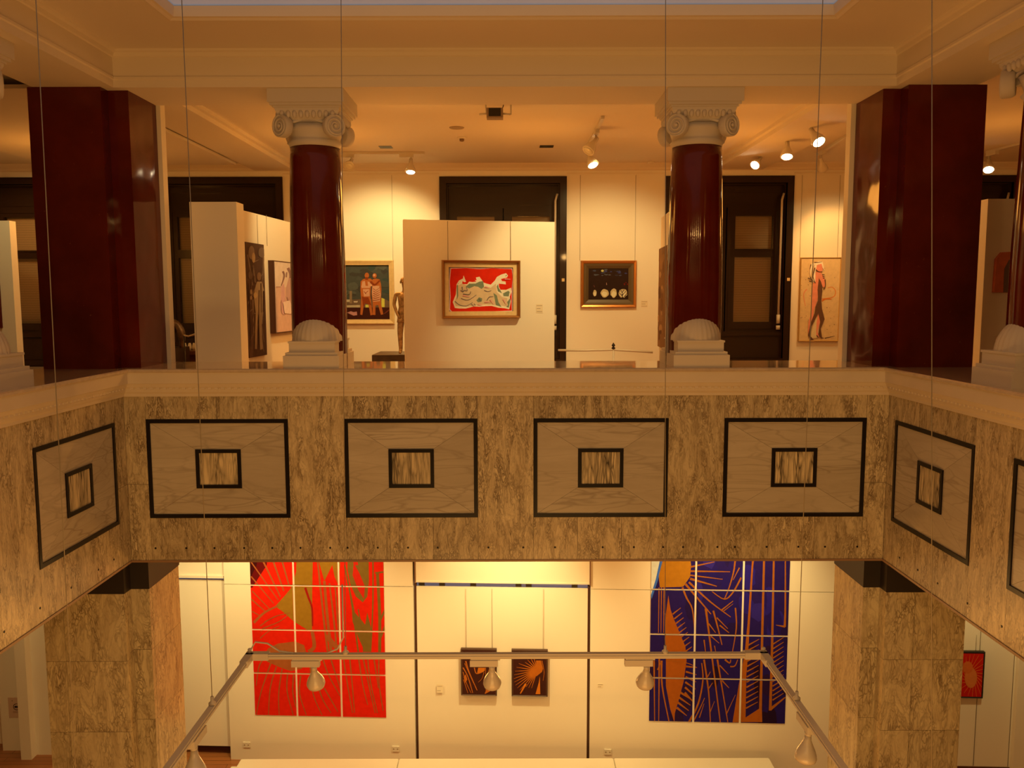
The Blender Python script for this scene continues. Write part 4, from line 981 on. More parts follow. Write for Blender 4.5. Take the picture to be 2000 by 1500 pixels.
m = MB(); m.lathe([(.055, 0), (.05, -.02)], c, 20); mk('base', m, PL, t); m = MB(); m.lathe([(.028, -.02), (.028, -.045), (.015, -.052)], c, 16); mk('sensor', m, mat('sensor_grey', (.2, .13, .08), .5), t)
c = onZ(1269, 318, ZCEIL - .005); t = empty('smoke_detector', c, 'small pale smoke detector at the cornice left of the right column', 'smoke detector', 'smoke detectors')
m = MB(); m.lathe([(.05, 0), (.045, -.03)], (c.x, c.y - .1, ZCEIL), 20); mk('base', m, PL, t)
for k, (a, b) in enumerate((((741, 285), (766, 289.5)), ((1054, 284), (1081, 288)), ((1549, 281), (1578, 285)), ((314, 326), (328, 331)))):
    p = onZ(a[0], (a[1] + b[1]) / 2, ZCEIL); q2 = onZ(b[0], (a[1] + b[1]) / 2, ZCEIL)
    m = MB(); zc_ = ZCEIL if k < 3 else 1.83; m.box(p.x, q2.x, p.y - .085, p.y + .085, zc_ - .004, zc_ + .01)
    if k == 3: continue
    o = mk('air_vent', m, BLACK, loc=(p.x, p.y, ZCEIL)); tag(o, ('black air slot in the ceiling right of the left column', 'black air slot in the ceiling near the middle track', 'black air slot in the ceiling by the long right track')[k], 'vent', 'black ceiling air slots')

# ------------------------------------------------------------------ lower gallery
mW = -.0458; PLW = Plane((0, 9.726), (1, mW))       # the lower back wall stands slightly askew
def lu(x, y): return PLW.px(x, y)[0]
zJ = PLW.px(440, 1141)[1]
zTop = ZB + .02
m = MB()
uL0, uL1 = lu(444, 1300), lu(809, 1300); uR0 = lu(1152.5, 1300); uR1 = 8.7
PLW.box(m, uL0, uL1, ZFL + .0, zJ - .004, -.14, 0); PLW.box(m, uL0, uL1, zJ + .004, zTop, -.14, 0)
PLW.box(m, uR0, uR1, ZFL + .0, zJ - .004, -.14, 0); PLW.box(m, uR0, uR1, zJ + .004, zTop, -.14, 0)
# recessed centre and left infill boards
uC0, uC1 = lu(815, 1300), lu(1147, 1300); zc = PLW.px(980, 1148.5)[1]; zs = PLW.px(980, 1140)[1]
PLW.box(m, uC0, uC1, ZFL, zc, -.05, -.02)
PLW.box(m, lu(300, 1300), lu(438, 1300), ZFL + .12, PLW.px(400, 1137)[1], -.12, -.09)
PLW.box(m, lu(300, 1300), lu(442, 1300), PLW.px(400, 1127)[1], zTop, -.16, -.06)
PLW.box(m, -9, -4.1, ZFL, zTop, -.40, -.24)
mk('wall_back_lower', m, WHL, kind='structure')
m = MB(); PLW.box(m, lu(300, 1300), uR1, ZFL, zTop, -.36, -.30); mk('wall_void', m, mat('void_brown', (.16, .07, .04), .7), kind='structure')
m = MB(); u0_, u1_ = lu(812, 1120), lu(1152, 1120)
PLW.box(m, u0_, u1_, zs + .03, zTop, -.1, .02); PLW.box(m, u0_ - .0, u1_, zs + .012, zs + .03, -.1, .028)
mk('trim_10', m, WHL, kind='structure')
m = MB(); PLW.box(m, u0_ - .012, u0_ + .004, zs, zTop, -.1, .03); PLW.box(m, u1_ - .004, u1_ + .012, zs, zTop, -.1, .03)
PLW.box(m, uL1, uC0, ZFL, zJ, -.16, -.10); PLW.box(m, uC1, uR0, ZFL, zJ, -.16, -.10); PLW.box(m, lu(438.5, 1300), uL0, ZFL, zTop, -.16, -.12)
mk('trim_11', m, mat('brown_gap', (.20, .10, .06), .6), kind='structure')
# dark blue window glass seen through the slots
m = MB(); PLW.box(m, uC0, uC1, zc - .02, zs + .02, -.08, -.055); PLW.box(m, lu(340, 1300), lu(437, 1300), PLW.px(400, 1138)[1] - .04, PLW.px(400, 1126)[1], -.15, -.125)
mk('window_6', m, mat('night_glass', (.10, .12, .20), .2, emit=(.10, .13, .25), estr=.28), kind='structure')
m = MB()
for x in (820, 860, 921, 1010, 1030, 1120): u = lu(x, 1144); PLW.box(m, u - .02, u + .05, zc - .01, zs + .01, -.055, -.045)
mk('trim_12', m, BLACK, kind='structure')
m = MB(); PLW.box(m, lu(340, 1300), lu(441, 1300), PLW.px(400, 1131)[1], PLW.px(400, 1127)[1], -.14, -.03); mk('trim_13', m, PL, kind='structure')
m = MB(); PLW.box(m, lu(1650, 1300), lu(1983, 1300), ZFL, ZFL + .13, 0, .015); mk('baseboard_back', m, mat('dark_skirting', (.10, .035, .02), .4), kind='structure')
m = MB(); PLW.box(m, lu(1984, 1300), 8.6, ZFL, zTop, 0, .06); mk('trim_14', m, WHL, kind='structure')
m = MB()
for x in (1907, 1975): u = lu(x, 1380); m.tube([PLW.pt(u, ZFL + .14, .004), PLW.pt(u, zTop, .004)], .0035, 5)
mk('trim_15', m, STEEL, kind='structure')
# left rooms seen past the pillar
m = MB(); a = onZ(6, 1466, ZFL); b = onZ(58, 1466, ZFL); m.box(a.x, b.x, 10.1, 10.2, ZFL, zTop)
c0 = onZ(62, 1484, ZFL); m.box(c0.x - .13, c0.x, c0.y, 10.1, ZFL, zTop); m.box(c0.x - .05, -5.0, 10.0, 10.12, ZFL, zTop); mk('wall_left_lower', m, WHL, kind='structure')
PLT = Plane((0, 10.1), (1, 0))
m = MB(); m.box(-9, a.x - .02, 10.9, 11, ZFL, zTop); mk('wall_dark_left', m, mat('brown_room', (.14, .06, .03), .6), kind='structure')
# square sign with a round emblem
r = PLT.rect([(16, 1362), (47, 1362), (48, 1401), (18, 1401)])
t = root_on(PLT, r, 'wall_sign', 'square pinkish wall sign with a black ringed emblem above small print, at lower left', 'sign')
m = MB(); PLT.box(m, *r, 0, .006); mk('plate', m, mat('sign_pink', (.62, .46, .38), .5), t); pass
cu, cv = PLT.px(33, 1380); m = MB(); k = 40
def disc(m, cu, cv, r0, r1, d, n=32, sq=1.0):
    for i in range(n):
        a0, a1 = 2 * PI * i / n, 2 * PI * (i + 1) / n
        m.add([PLT.pt(cu + r0 * math.cos(a0), cv + r0 * sq * math.sin(a0), d), PLT.pt(cu + r1 * math.cos(a0), cv + r1 * sq * math.sin(a0), d), PLT.pt(cu + r1 * math.cos(a1), cv + r1 * sq * math.sin(a1), d), PLT.pt(cu + r0 * math.cos(a1), cv + r0 * sq * math.sin(a1), d)], [(0, 1, 2, 3)])
disc(m, cu, cv, .036, .043, .008); mk('emblem_ring', m, BLACK, t); m = MB(); PLT.box(m, cu - .03, cu + .03, cv - .006, cv + .006, .006, .009); PLT.box(m, cu - .016, cu - .004, cv - .014, cv + .014, .006, .009); PLT.box(m, cu + .004, cu + .016, cv - .014, cv + .014, .006, .009)
mk('emblem', m, BLACK, t)
m = MB(); PLT.box(m, cu - .055, cu - .047, cv + .075, cv + .083, .006, .008); mk('printed_dot', m, BLACK, t)
m = MB(); PLT.box(m, cu - .05, cu + .04, cv - .066, cv - .060, .006, .0075); PLT.box(m, cu - .05, cu + .02, cv - .080, cv - .075, .006, .0075); mk('small_print', m, mat('faint_print', (.34, .22, .17), .6), t)

# sheets of the two large works
LW = (235, 190, 105)
def polyptych(name, label, us, vs, A, ground):
    t = empty(name, PLW.pt((us[0] + us[-1]) / 2, vs[0], 0), label, 'artwork')
    for i in range(len(us) - 1):
        for j in range(len(vs) - 1):
            A.build('sheet', (us[i] + .012, us[i + 1] - .012, vs[j] + .010, vs[j + 1] - .010), ground, t, .006)
    return t
tf = lambda x, y: (480 + x / 4.545, 1090 + y / 4.545)
A = Art(PLW, tf, .004, LW); BR = (150, 92, 12); B2 = (160, 74, 18)
us = [lu(492, 1250), lu(577, 1250), lu(664.5, 1250), lu(753.5, 1250)]
vv = [PLW.px(620, y)[1] for y in (1399.5, 1316, 1231, 1144)]; vs = vv + [vv[-1] + (vv[-1] - vv[-2])]
A.poly([(20, -160), (200, -160), (190, 60), (60, 260), (20, 260)], (96, 10, 4)); A.poly([(20, -160), (120, -160), (100, 60), (40, 180), (20, 180)], (60, 8, 4))
A.poly([(455, -160), (600, -160), (592, 300), (590, 660), (430, 560), (340, 480), (265, 425), (350, 330), (400, 270), (450, 120)], BR)
A.poly([(600, -160), (840, -160), (840, 60), (820, 230), (790, 160), (770, 60), (700, 200), (660, 60)], BR)
A.poly([(200, 800), (290, 755), (440, 738), (520, 770), (540, 840), (500, 980), (400, 1000), (300, 965), (200, 920), (150, 885)], B2)
A.stroke([(530, 260), (560, 350), (590, 440), (595, 600)], 22, (150, 22, 6), 12)
for P, w in (([(20, -10), (290, 370)], 12), ([(130, -30), (310, 340)], 16), ([(220, -50), (340, 290)], 18), ([(300, -60), (390, 250)], 18), ([(50, 160), (250, 400)], 12), ([(60, 290), (215, 450)], 10), ([(50, 360), (175, 470)], 12), ([(60, 470), (130, 510)], 10), ([(75, 570), (170, 480), (290, 420)], 24),
             ([(130, 600), (250, 520), (400, 480)], 9), ([(140, 650), (160, 620), (300, 560), (380, 500)], 10), ([(130, 710), (200, 650), (300, 600)], 9), ([(170, 560), (300, 500)], 7)): A.stroke(P, w, B2, w * .6)
for P, w in (([(640, 20), (690, 500), (730, 830)], 16), ([(700, 200), (720, 450), (760, 830)], 22), ([(745, 220), (790, 600), (810, 830)], 14), ([(795, 240), (830, 700)], 12), ([(590, 640), (610, 780), (560, 830)], 30), ([(720, 680), (780, 760), (830, 800)], 40)): A.stroke(P, w, B2, w * 1.2)
D3 = (122, 80, 16)
A.poly([(905, -160), (1090, -160), (1095, 200), (1080, 340), (1040, 390), (980, 340), (930, 230), (905, 100)], D3)
A.poly([(960, 40), (1010, 130), (1060, 250), (1050, 360), (1000, 280), (950, 150)], (196, 30, 6)); A.poly([(930, -160), (960, -160), (1000, 60), (960, 60)], (200, 30, 6))
A.poly([(935, 300), (970, 480), (1040, 560), (1100, 640), (1110, 830), (1060, 830), (1000, 700), (950, 560)], D3); A.poly([(1080, 480), (1120, 640), (1110, 830), (1080, 830), (1060, 600)], D3)
for P, w in (([(880, 60), (940, 380), (1000, 830)], 14), ([(1130, -100), (1130, 400), (1110, 830)], 12), ([(1170, 120), (1190, 500), (1190, 830)], 26), ([(1190, 560), (1250, 430)], 18), ([(1200, 700), (1250, 570)], 16), ([(1150, 130), (1230, 120)], 14), ([(1040, 640), (1050, 830)], 14), ([(1000, 450), (1020, 560)], 10)): A.stroke(P, w, D3, w)
for P in ([(170, 880), (120, 960), (95, 1130)], [(225, 930), (140, 1180), (95, 1390)], [(275, 960), (220, 1150), (205, 1390)], [(325, 980), (295, 1200), (300, 1390)], [(375, 1010), (370, 1180), (425, 1390)], [(430, 1020), (420, 1180), (450, 1320)], [(490, 1040), (480, 1200), (540, 1390)], [(575, 960), (600, 1200), (680, 1390)], [(650, 1150), (690, 1260), (760, 1370)], [(700, 1150), (820, 1360)], [(690, 900), (740, 1040), (840, 1220)], [(760, 900), (850, 1180)], [(870, 890), (910, 1150), (950, 1370)], [(925, 890), (950, 1150), (968, 1370)], [(1005, 890), (1040, 1120), (1085, 1300)], [(1045, 890), (1100, 1150), (1150, 1370)], [(1085, 890), (1110, 1100), (1170, 1370)], [(1140, 890), (1180, 1150)], [(1185, 830), (1185, 1100), (1222, 1350)]): A.stroke(P, 13, B2, 7)
polyptych('panelled_artwork', 'large bright red abstract work of twelve paper sheets on the lower wall, left', us, vs, A, (214, 26, 2))

tf = lambda x, y: (1250 + x / 4.413, 1090 + y / 4.413)
A = Art(PLW, tf, .004, LW); OR = (158, 76, 10); BL = (38, 18, 48)
us = [lu(1268, 1240), lu(1357, 1240), lu(1449, 1240), lu(1540, 1240)]
vv = [PLW.px(1405, y)[1] for y in (1411.5, 1325.5, 1240, 1152.5)]; vs = vv + [vv[-1] + (vv[-1] - vv[-2])]
for k in range(22): x, y = random.uniform(80, 1280), random.uniform(-100, 620); A.ell(x, y, random.uniform(30, 70), random.uniform(60, 160), random.choice([(42, 24, 66), (36, 18, 52), (48, 28, 66), (36, 16, 38)]), 12, .15)
for k in range(22): x, y = random.uniform(80, 1280), random.uniform(650, 1400); A.ell(x, y, random.uniform(30, 70), random.uniform(60, 140), random.choice([(42, 16, 30), (38, 17, 40), (36, 12, 20)]), 12, .15)
A.poly([(60, -120), (230, -120), (175, 60), (135, 200), (92, 330), (60, 330)], (214, 186, 128)); A.poly([(200, -120), (260, -120), (190, 60), (150, 200), (100, 350), (92, 320), (135, 180)], (64, 92, 130))
A.poly([(220, -80), (420, -80), (440, 60), (430, 160), (370, 245), (170, 250), (160, 150)], (168, 94, 10))
for P, w in (([(430, 75), (640, 30)], 16), ([(430, 110), (775, 115)], 16), ([(430, 145), (710, 180)], 14), ([(430, 175), (660, 240)], 20), ([(390, 220), (500, 350), (610, 480)], 20), ([(420, 205), (600, 370), (780, 505)], 18), ([(365, 250), (400, 340), (450, 440), (470, 640)], 18)): A.stroke(P, w, OR, w * .4)
for x in (163, 184, 206): A.stroke([(x, 250), (x - 5, 640)], 9, OR, 6)
A.poly([(243, 320), (262, 440), (290, 520), (340, 640), (390, 760), (400, 880), (375, 1060), (330, 1230), (300, 1330), (295, 1410), (260, 1300), (222, 1100), (222, 870), (212, 700), (222, 480)], (160, 72, 8))
for k in range(9): A.stroke([(280 + k * 14, 480 + k * 40), (350 + k * 12, 425 + k * 42)], 13, OR, 5)
for k in range(6): A.stroke([(395 - k * 2, 930 + k * 45), (490 - k * 4, 940 + k * 62)], 18, OR, 6)
for k in range(4): A.stroke([(340 - k * 8, 1150 + k * 45), (450 - k * 16, 1220 + k * 45)], 20, OR, 6)
for P, w in (([(120, 880), (125, 1410)], 14), ([(165, 860), (160, 1410)], 14), ([(185, 880), (190, 1100), (250, 1410)], 18), ([(150, 960), (185, 880)], 10), ([(225, 875), (400, 900), (480, 935)], 10),
             ([(565, 430), (600, 700), (690, 1410)], 20), ([(630, 450), (670, 600), (705, 745)], 16), ([(590, 560), (650, 640)], 11), ([(660, 510), (755, 605)], 11), ([(685, 575), (765, 640)], 13), ([(610, 670), (680, 730)], 10), ([(820, 425), (828, 600), (790, 830)], 14),
             ([(822, -60), (810, 90), (770, 240), (725, 350)], 16), ([(870, 165), (800, 290), (725, 350), (620, 285)], 15), ([(855, 80), (800, 185)], 11), ([(700, 445), (800, 365)], 13), ([(715, 455), (800, 390)], 8),
             ([(550, 870), (590, 1150), (605, 1410)], 16), ([(665, 870), (700, 1080), (755, 1410)], 16), ([(745, 1335), (820, 1175)], 9), ([(685, 920), (760, 1000)], 12), ([(705, 1050), (765, 1115)], 12), ([(590, 1120), (625, 1070)], 10), ([(580, 1020), (605, 975)], 9), ([(600, 1330), (640, 1230)], 8), ([(730, 870), (770, 900), (780, 870)], 16), ([(775, 930), (815, 925), (840, 870)], 13),
             ([(420, 1410), (500, 1250), (540, 1050), (530, 900)], 18), ([(455, 1410), (520, 1280), (555, 1200)], 12), ([(510, 1370), (550, 1250)], 9), ([(640, 750), (660, 860)], 8), ([(550, 700), (565, 820)], 12)): A.stroke(P, w, OR, w * .5)
A.poly([(975, -120), (1000, -120), (975, 60), (945, 560), (930, 820), (915, 1000), (908, 1370), (1030, 1290), (1040, 1050), (1052, 1410), (795, 1410), (850, 1080), (900, 820), (925, 560), (960, 60)], (162, 74, 8))
A.stroke([(1072, -120), (1066, 60), (1048, 800), (1036, 1300)], 15, OR, 24); A.stroke([(1155, -120), (1150, 60), (1135, 800), (1120, 1310)], 13, OR, 24); A.stroke([(1250, -120), (1250, 400), (1245, 590)], 9, OR, 20); A.stroke([(1248, 588), (1170, 574)], 18, OR, 5)
for k in range(13): A.stroke([(925 - k * 1.2, 750 + k * 45), (1025 - k * 1, 695 + k * 45)], 14, OR, 5)
for k in range(13): A.stroke([(1140, 740 + k * 40), (1235, 680 + k * 40)], 12, OR, 5)
A.stroke([(1118, 1300), (1250, 1195)], 26, OR, 10)
polyptych('panelled_artwork', 'large dark blue and orange abstract work of twelve paper sheets on the lower wall, right', us, vs, A, BL)

# two small dark prints in the middle, one red on the right
def print_(corners, label, ground, mt_frame, fn, wires=None, nm='framed_print'):
    r = PLW.rect(corners); t = root_on(PLW, r, nm, label, 'picture', 'small framed prints on the lower wall')
    m = MB(); PLW.box(m, r[0], r[1], r[2], r[3], -.0, .045); mk('box_frame', m, mt_frame, t)
    frame(PLW, r, .022, .04, .052, 'frame_lip', mt_frame, t)
    A = Art(PLW, lambda x, y: (x, y), .046, LW); fn(A); A.build('print', inset(r, .02), ground, t, .002)
    if wires: hang_wires(PLW, wires[0], wires[1], corners[0][1], t)
tz = lambda x, y: (880 + x / 9.52, 1250 + y / 9.52)
DF = mat('dark_brown_frame', (.07, .03, .02), .4)
def p1(A):
    A.tf = tz; o = (176, 84, 14)
    for P, w in (([(290, 360), (350, 560), (500, 900)], 26), ([(240, 480), (330, 650), (420, 950)], 22), ([(240, 560), (300, 760), (390, 950)], 16), ([(250, 700), (330, 950)], 14), ([(270, 400), (430, 760)], 12), ([(450, 480), (490, 590), (620, 550)], 22), ([(630, 560), (590, 680), (520, 750)], 10), ([(660, 480), (660, 900)], 10), ([(740, 480), (700, 560)], 12)): A.stroke(P, w, o, w * .5)
    A.poly([(250, 650), (290, 600), (320, 700), (280, 760)], o); A.poly([(520, 480), (650, 480), (640, 540), (500, 590)], (190, 92, 10)); A.poly([(640, 960), (690, 830), (800, 880), (660, 960)], o)
    A.stroke([(460, 230), (600, 225)], 10, (150, 60, 20))
def p2(A):
    A.tf = tz; o = (178, 84, 10)
    A.poly([(1590, 350), (1680, 350), (1720, 500), (1700, 560), (1600, 640), (1540, 640), (1600, 540)], o)
    for k in range(16):
        an = math.radians(100 + k * 10.5); x = 1610 + math.cos(an) * -20; L_ = 430 if 3 < k < 13 else 330
        A.stroke([(1610, 530), (1610 - L_ * math.sin(math.radians(12 + k * 10)) , 530 - L_ * math.cos(math.radians(35 + k * 9.5)))], 26, o, 6)
    A.stroke([(1700, 350), (1740, 560), (1720, 720)], 12, o, 6); A.poly([(1660, 640), (1670, 970), (1580, 970), (1640, 760)], (196, 96, 10)); A.stroke([(1400, 780), (1300, 960)], 40, (196, 96, 10), 20)
    A.stroke([(1400, 230), (1660, 225)], 12, (150, 60, 20))
print_([(900, 1265), (970, 1265), (971, 1355.5), (902, 1355.5)], 'small dark print of slanting orange lines, left one of the middle pair', (62, 24, 8), DF, p1, ((910, 961), 1150))
print_([(999.5, 1267), (1070, 1267), (1069.5, 1357), (999.5, 1357)], 'small dark print of a radiating orange burst, right one of the middle pair', (62, 24, 8), DF, p2, ((1061,), 1150))
def p3(A):
    for k in range(22):
        an = 2 * PI * k / 22; A.stroke([(1893 + 10 * math.cos(an), 1318 + 14 * math.sin(an)), (1897 + 30 * math.cos(an + .5), 1316 + 42 * math.sin(an + .5))], 2.0, (206, 74, 12), .8)
    A.ell(1892, 1320, 12, 20, (200, 96, 24)); A.ell(1886, 1300, 10, 12, (196, 84, 18))
print_([(1862, 1270), (1921.5, 1270), (1915, 1360), (1858, 1360)], 'small bright red burst print in black frame right of the right marble pillar', (186, 24, 4), BLACK, p3, ((1907,), 1240))

caption(PLW, 853, 865, 1336, 1353, 'pair of tiny pale caption cards left of the two dark prints', 2)
caption(PLW, 1167, 1178, 1335, 1343, 'tiny pale caption card between the middle boards and the blue work', 2)
def outlet(x, y, label):
    r = PLW.rect([(x - 7, y - 5), (x + 7, y - 5), (x + 7, y + 5), (x - 7, y + 5)])
    t = root_on(PLW, r, 'power_outlet', label, 'power outlet', 'white double power outlets')
    m = MB(); PLW.box(m, *r, 0, .012); op = mk('plate', m, PL, t); cu, cv = (r[0] + r[1]) / 2, (r[2] + r[3]) / 2
    for s_ in (-1, 1):
        m = MB(); PLW.box(m, cu + s_ * .024 - .008, cu + s_ * .024 + .008, cv - .008, cv + .008, .012, .014); mk('socket', m, mat('socket_grey', (.4, .32, .22), .5), op)
outlet(482, 1454, 'white power outlet low on the lower wall under the left of the red work')
outlet(773, 1462, 'white power outlet low on the lower wall between red work and middle boards')
outlet(1187, 1468, 'white power outlet low on the lower wall between middle boards and blue work')

# long low white display platform
u = onZ(470, 1482, -5.42); v = onZ(1505, 1484, -5.42)
t = empty('display_platform', (0, u.y - .4, ZFL), 'long low white display platform along the lower back wall at the bottom edge', 'platform')
m = MB(); n = 4; xs = [u.x, onZ(778, 1487, -5.42).x, onZ(1200, 1487, -5.42).x, v.x]
for i in range(3): m.bevbox(xs[i] + .003, xs[i + 1] - .003, u.y - .9, u.y, -5.46, -5.42, .008)
mk('top_board', m, FLM, t)
m = MB(); m.box(u.x + .02, v.x - .02, u.y - .88, u.y - .02, ZFL, -5.46); mk('body', m, FLM, t)
m = MB(); a = onZ(452, 1497, -5.5); m.box(a.x, u.x + .0, a.y - .5, a.y, ZFL, -5.5); mk('step', m, FLM, t)

# ------------------------------------------------------------------ suspended lighting track in the atrium
ZK = -2.43; YK = 5.5
kl = onY(488, 1278, YK).x; kr = onY(1491, 1276, YK).x
t = empty('suspended_track', ((kl + kr) / 2, YK, ZK), 'grey-white U-shaped lighting track hanging by wires in the atrium', 'track')
def bar(m, x0, x1, y0, y1, z0, z1): m.box(x0, x1, y0, y1, z0, z1)
m = MB(); m.box(kl, kr, YK - .018, YK + .018, ZK - .017, ZK + .017); m.box(kl, kr, YK - .022, YK + .022, ZK - .003, ZK + .003); mk('rail', m, WMET, t)
m = MB(); m.box(kl - .018, kl + .018, 1.5, YK, ZK - .017, ZK + .017); m.box(kl - .022, kl + .022, 1.5, YK, ZK - .003, ZK + .003); mk('rail', m, WMET, t)
m = MB(); m.box(kr - .018, kr + .018, 1.5, YK, ZK - .017, ZK + .017); m.box(kr - .022, kr + .022, 1.5, YK, ZK - .003, ZK + .003); mk('rail', m, WMET, t)
for xk, s_ in ((kl, 1), (kr, -1)):
    m = MB(); a, b = sorted((xk - s_ * .026, xk + s_ * .13)); m.box(a, b, YK - .026, YK + .026, ZK - .022, ZK + .024); a, b = sorted((xk - .026, xk + .026)); m.box(a, b, YK - .14, YK, ZK - .022, ZK + .024)
    m.lathe([(.012, .02), (.014, .05), (.008, .055)], (xk, YK, ZK), 12); mk('corner_connector', m, WMET, t)
m = MB(); m.tube([(kl + .01, YK, ZK + .05), (kl + .04, YK, ZK + .10), (kl + .12, YK + .01, ZK + .085), (kl + .2, YK + .01, ZK + .03), (kl + .3, YK, ZK + .02)], .006, 6)
xw = onY(668, 1270, YK).x; m.tube([(kl + .3, YK, ZK + .02), (xw - .1, YK, ZK + .02), (xw - .03, YK, ZK + .05), (xw + .01, YK, ZK + .13), (xw + .012, YK, ZK + .5)], .006, 6); mk('power_cable', m, WMET, t)
AW = 'thin steel wires hanging through the atrium'
def susp(px0, px1, top_y, bx, by, label):
    """wire from the ceiling to the track; px0 = its column at the top of the photo"""
    r = ray(px0, 0); zt_ = ZRING + .075
    top = Vector((r.x / r.y * by, by, zt_)); k = empty('suspension_wire', (bx, by, ZK + .02), label, 'wire', AW)
    tp = Vector((bx + (top.x - bx) * (zt_ - ZK) / max(.1, (ray(px0, 0).z / ray(px0, 0).y * by - ZK)), by, zt_))
    m = MB(); m.tube([(bx, by, ZK + .05), tp], .0024 if by > 4 else .0018, 6); mk('wire', m, STEEL, k)
    m = MB(); m.lathe([(.022, 0), (.022, .012), (.010, .022), (.010, .05)], (bx, by, ZK + .018), 12); mk('clamp', m, WMET, k)
susp(666, 673, 0, onY(675, 1270, YK).x, YK, 'steel wire passing the left column down to the front bar of the track')
susp(1300, 1299, 0, onY(1299, 1275, YK).x, YK, 'steel wire beside the right column down to the front bar of the track')
susp(355, 413, 0, kl, onX(414, 1357, kl).y, 'steel wire between left pier and left column, ending on the left track arm')
susp(1607, 1555, 0, kr, onX(1556, 1362, kr).y, 'steel wire in front of the walking nude canvas, ending on the right track arm')
susp(70, 0, 0, kl, 3.25, 'steel wire crossing the left red pier')
susp(1820, 0, 0, kr, 3.2, 'steel wire crossing the right red pier')
TG = 'white reflector lamps on the suspended track'
def atrium_lamp(x, y, bx_, by_, ax, label, tilt):
    base = Vector((x, y, ZK - .017)); t = empty('track_lamp', base, label, 'lamp', TG)
    ax = Vector((ax[0], ax[1], 0)); pp = Vector((-ax.y, ax.x, 0)); m = MB()
    for (l0, l1, w_, z0, z1) in ((-.10, .10, .014, -.012, .0), (-.105, .085, .020, -.055, -.012)):
        p = [base + ax * l + pp * w_ * s2 + Vector((0, 0, z)) for z in (z0, z1) for s2 in (-1, 1) for l in (l0, l1)]
        m.add(p, [(0, 2, 3, 1), (4, 5, 7, 6), (0, 1, 5, 4), (2, 6, 7, 3), (1, 3, 7, 5), (0, 4, 6, 2)])
    mk('adapter', m, WMET, t)
    k = base + ax * .045 + Vector((0, 0, -.055)); m = MB(); m.tube([k, k + Vector((0, 0, -.03))], .022, 12, .018); k2 = k + Vector((0, 0, -.02)); mk('lamp_holder', m, WMET, t)
    d = Vector(tilt).normalized(); m = MB()
    m.lathe([(.018, 0), (.022, .03), (.034, .055), (.050, .085), (.060, .112), (.063, .13), (.058, .148), (.04, .160), (.015, .166)], k2, 28, axis=d); mk('bulb', m, BULB, t)
    return k2 + d * .17, d
xa = onY(600, 1290, YK).x; atrium_lamp(xa, YK, 0, 0, (1, 0), 'unlit pear-shaped lamp on the track bar in front of the red work', (0, .35, -1))
xa = onY(948, 1292, YK).x; atrium_lamp(xa, YK, 0, 0, (1, 0), 'unlit pear-shaped lamp on the track bar in front of the left dark print', (0, .35, -1))
xa = onY(1250, 1294, YK).x; atrium_lamp(xa, YK, 0, 0, (1, 0), 'unlit pear-shaped lamp on the track bar left of the blue work', (-.02, .35, -1))
ya = onX(383, 1412, kl).y; atrium_lamp(kl, ya, 0, 0, (0, -1), 'unlit pear-shaped lamp on the left arm of the track over the left pillar', (.1, -.2, -1))
ya = onX(1574, 1404, kr).y; atrium_lamp(kr, ya, 0, 0, (0, -1), 'unlit pear-shaped lamp on the right arm of the track by the right pillar', (-.12, -.1, -1))

# ------------------------------------------------------------------ light
def light(kind, loc, power, size=.1, rot=None, aim=None, color=LC, sy=None, ang=None, blend=.5, name='unseen_light'):
    ld = bpy.data.lights.new(name, kind); ld.energy = power; ld.color = color
    if kind == 'AREA': ld.size = size; ld.shape = 'RECTANGLE'; ld.size_y = sy or size
    else: ld.shadow_soft_size = size; ld.energy = power * (.86 if color is LCW else .87 if color is LCA else 1)
    if kind == 'SPOT': ld.spot_size = math.radians(ang or 80); ld.spot_blend = blend
    o = bpy.data.objects.new(name, ld); COL.objects.link(o); o.location = loc
    if aim is not None: o.rotation_euler = (Vector(aim) - Vector(loc)).to_track_quat('-Z', 'Y').to_euler()
    return o
# lower gallery: wall washers close to its ceiling
LCW = (1.0, .72, .27); LCA = (1.0, .53, .15); LCG = (1.0, .38, .055)
for x, y, ax, az, pw, an in ((-.1, 8.55, -.1, -3.7, 115, 94), (-2.4, 8.3, -2.6, -4.1, 130, 100), (2.5, 8.3, 2.6, -4.1, 125, 100), (5.2, 8.3, 5.6, -4.3, 75, 100), (-5.2, 8.4, -5.0, -4.2, 45, 90), (-3.7, 8.7, -3.6, -3.9, 75, 85)):
    light('SPOT', (x, y, zTop - .15), pw, .04, aim=(ax, 9.8, az), ang=an, blend=.8, color=LCW)
light('SPOT', (0, 8.6, zTop - .15), 95, .04, aim=(0, 8.9, -5.6), ang=110, blend=.8, color=LCW)
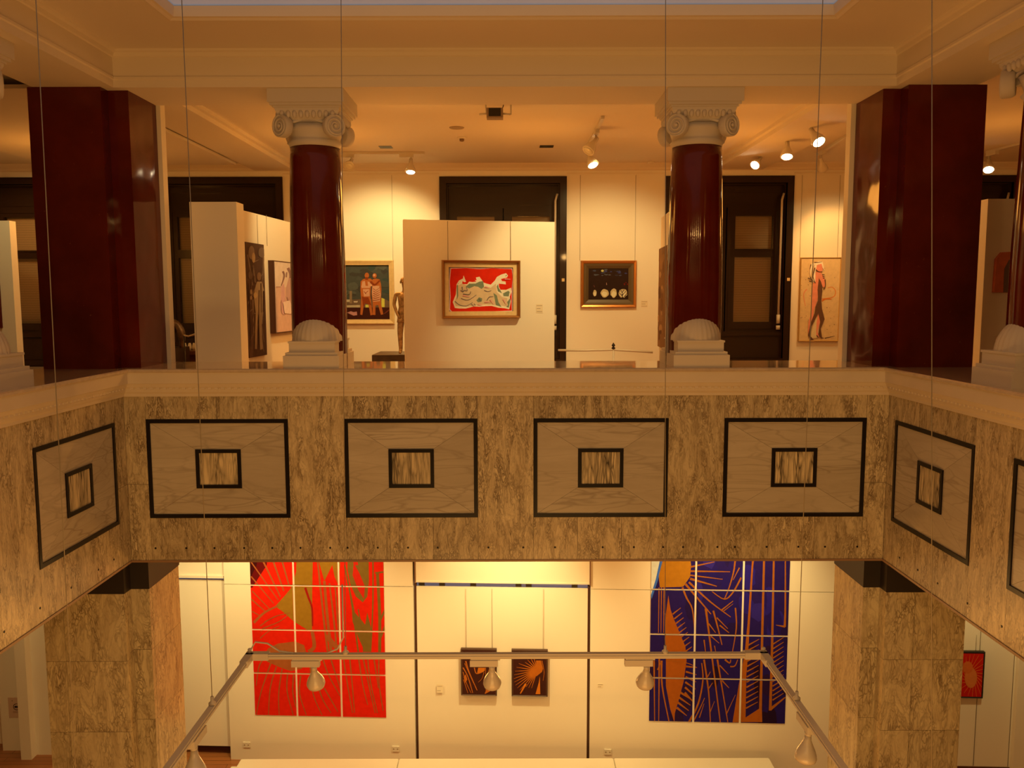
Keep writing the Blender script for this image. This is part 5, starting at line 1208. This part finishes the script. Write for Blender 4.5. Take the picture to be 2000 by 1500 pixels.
# upper gallery: unseen wall washers, and added points for general light
def wash(x, y, tx, ty, tz, pw, an, r=.05, bl=.7): light('SPOT', (x, y, zt - .12), pw, r, aim=(tx, ty, tz), ang=an, blend=bl, color=LCW)
wash(-1.55, 11.0, -1.95, YW, .15, 135, 90)
wash(1.25, 10.4, 1.35, YW, -.6, 125, 95)
wash(4.7, 11.0, 4.7, YW, -.2, 50, 88)
wash(1.25, 7.75, .62, 9.3, .25, 200, 58, bl=.6)
wash(-1.3, 8.1, -2.5, 9.3, .25, 85, 66)
wash(-6.6, 10.9, -6.8, YW, .2, 45, 95); wash(-4.9, 8.2, -5.9, 9.4, .1, 45, 80)
for x, y, pw in ((-2.2, 10.2, 17), (.3, 9.9, 13), (2.7, 10.2, 17), (5.6, 9.6, 14), (-5.4, 10.2, 17), (-1.0, 8.2, 10), (2.2, 8.3, 8)):
    light('POINT', (x, y, .95), pw, .2, color=LCG)  # fill added to lift the ceiling; no lamp hangs at this height
# unseen lights added for the atrium, as from rear and side galleries and ground floor
for x in (-2.9, -1.7, -.6, .5, 1.6, 2.8): light('SPOT', (x, -.9, 1.2), 50, .07, aim=(x * .8, 6.8, -2.3), ang=90, blend=.9, color=LCA)
light('POINT', (-5.2, -.5, 1.3), 26, .2, color=LCG); light('POINT', (5.2, -.5, 1.3), 26, .2, color=LCG)
light('AREA', (0, 2.2, -5.3), 96, 4.0, aim=(0, 5.2, 2), sy=2.5, color=LC)  # added uplight that brightens the ceiling ring from below
light('AREA', (0, .0, -4.4), 50, 4.0, aim=(0, 6.9, -3.6), sy=1.0, color=LCA)  # added fill for the lower atrium and its pillars
light('POINT', (-1.2, 7.9, -3.2), 20, .15, color=LC); light('POINT', (1.1, 7.9, -3.2), 20, .15, color=LC)  # fill points added to brighten the inner faces of the lower pillars
w = bpy.data.worlds.new('world'); S.world = w; w.use_nodes = True
w.node_tree.nodes['Background'].inputs[0].default_value = (.30, .11, .025, 1); w.node_tree.nodes['Background'].inputs[1].default_value = .22

vs_ = S.view_settings; vs_.view_transform = 'Standard'; vs_.look = 'None'; vs_.gamma = 1; vs_.use_curve_mapping = False; vs_.exposure = 0.35
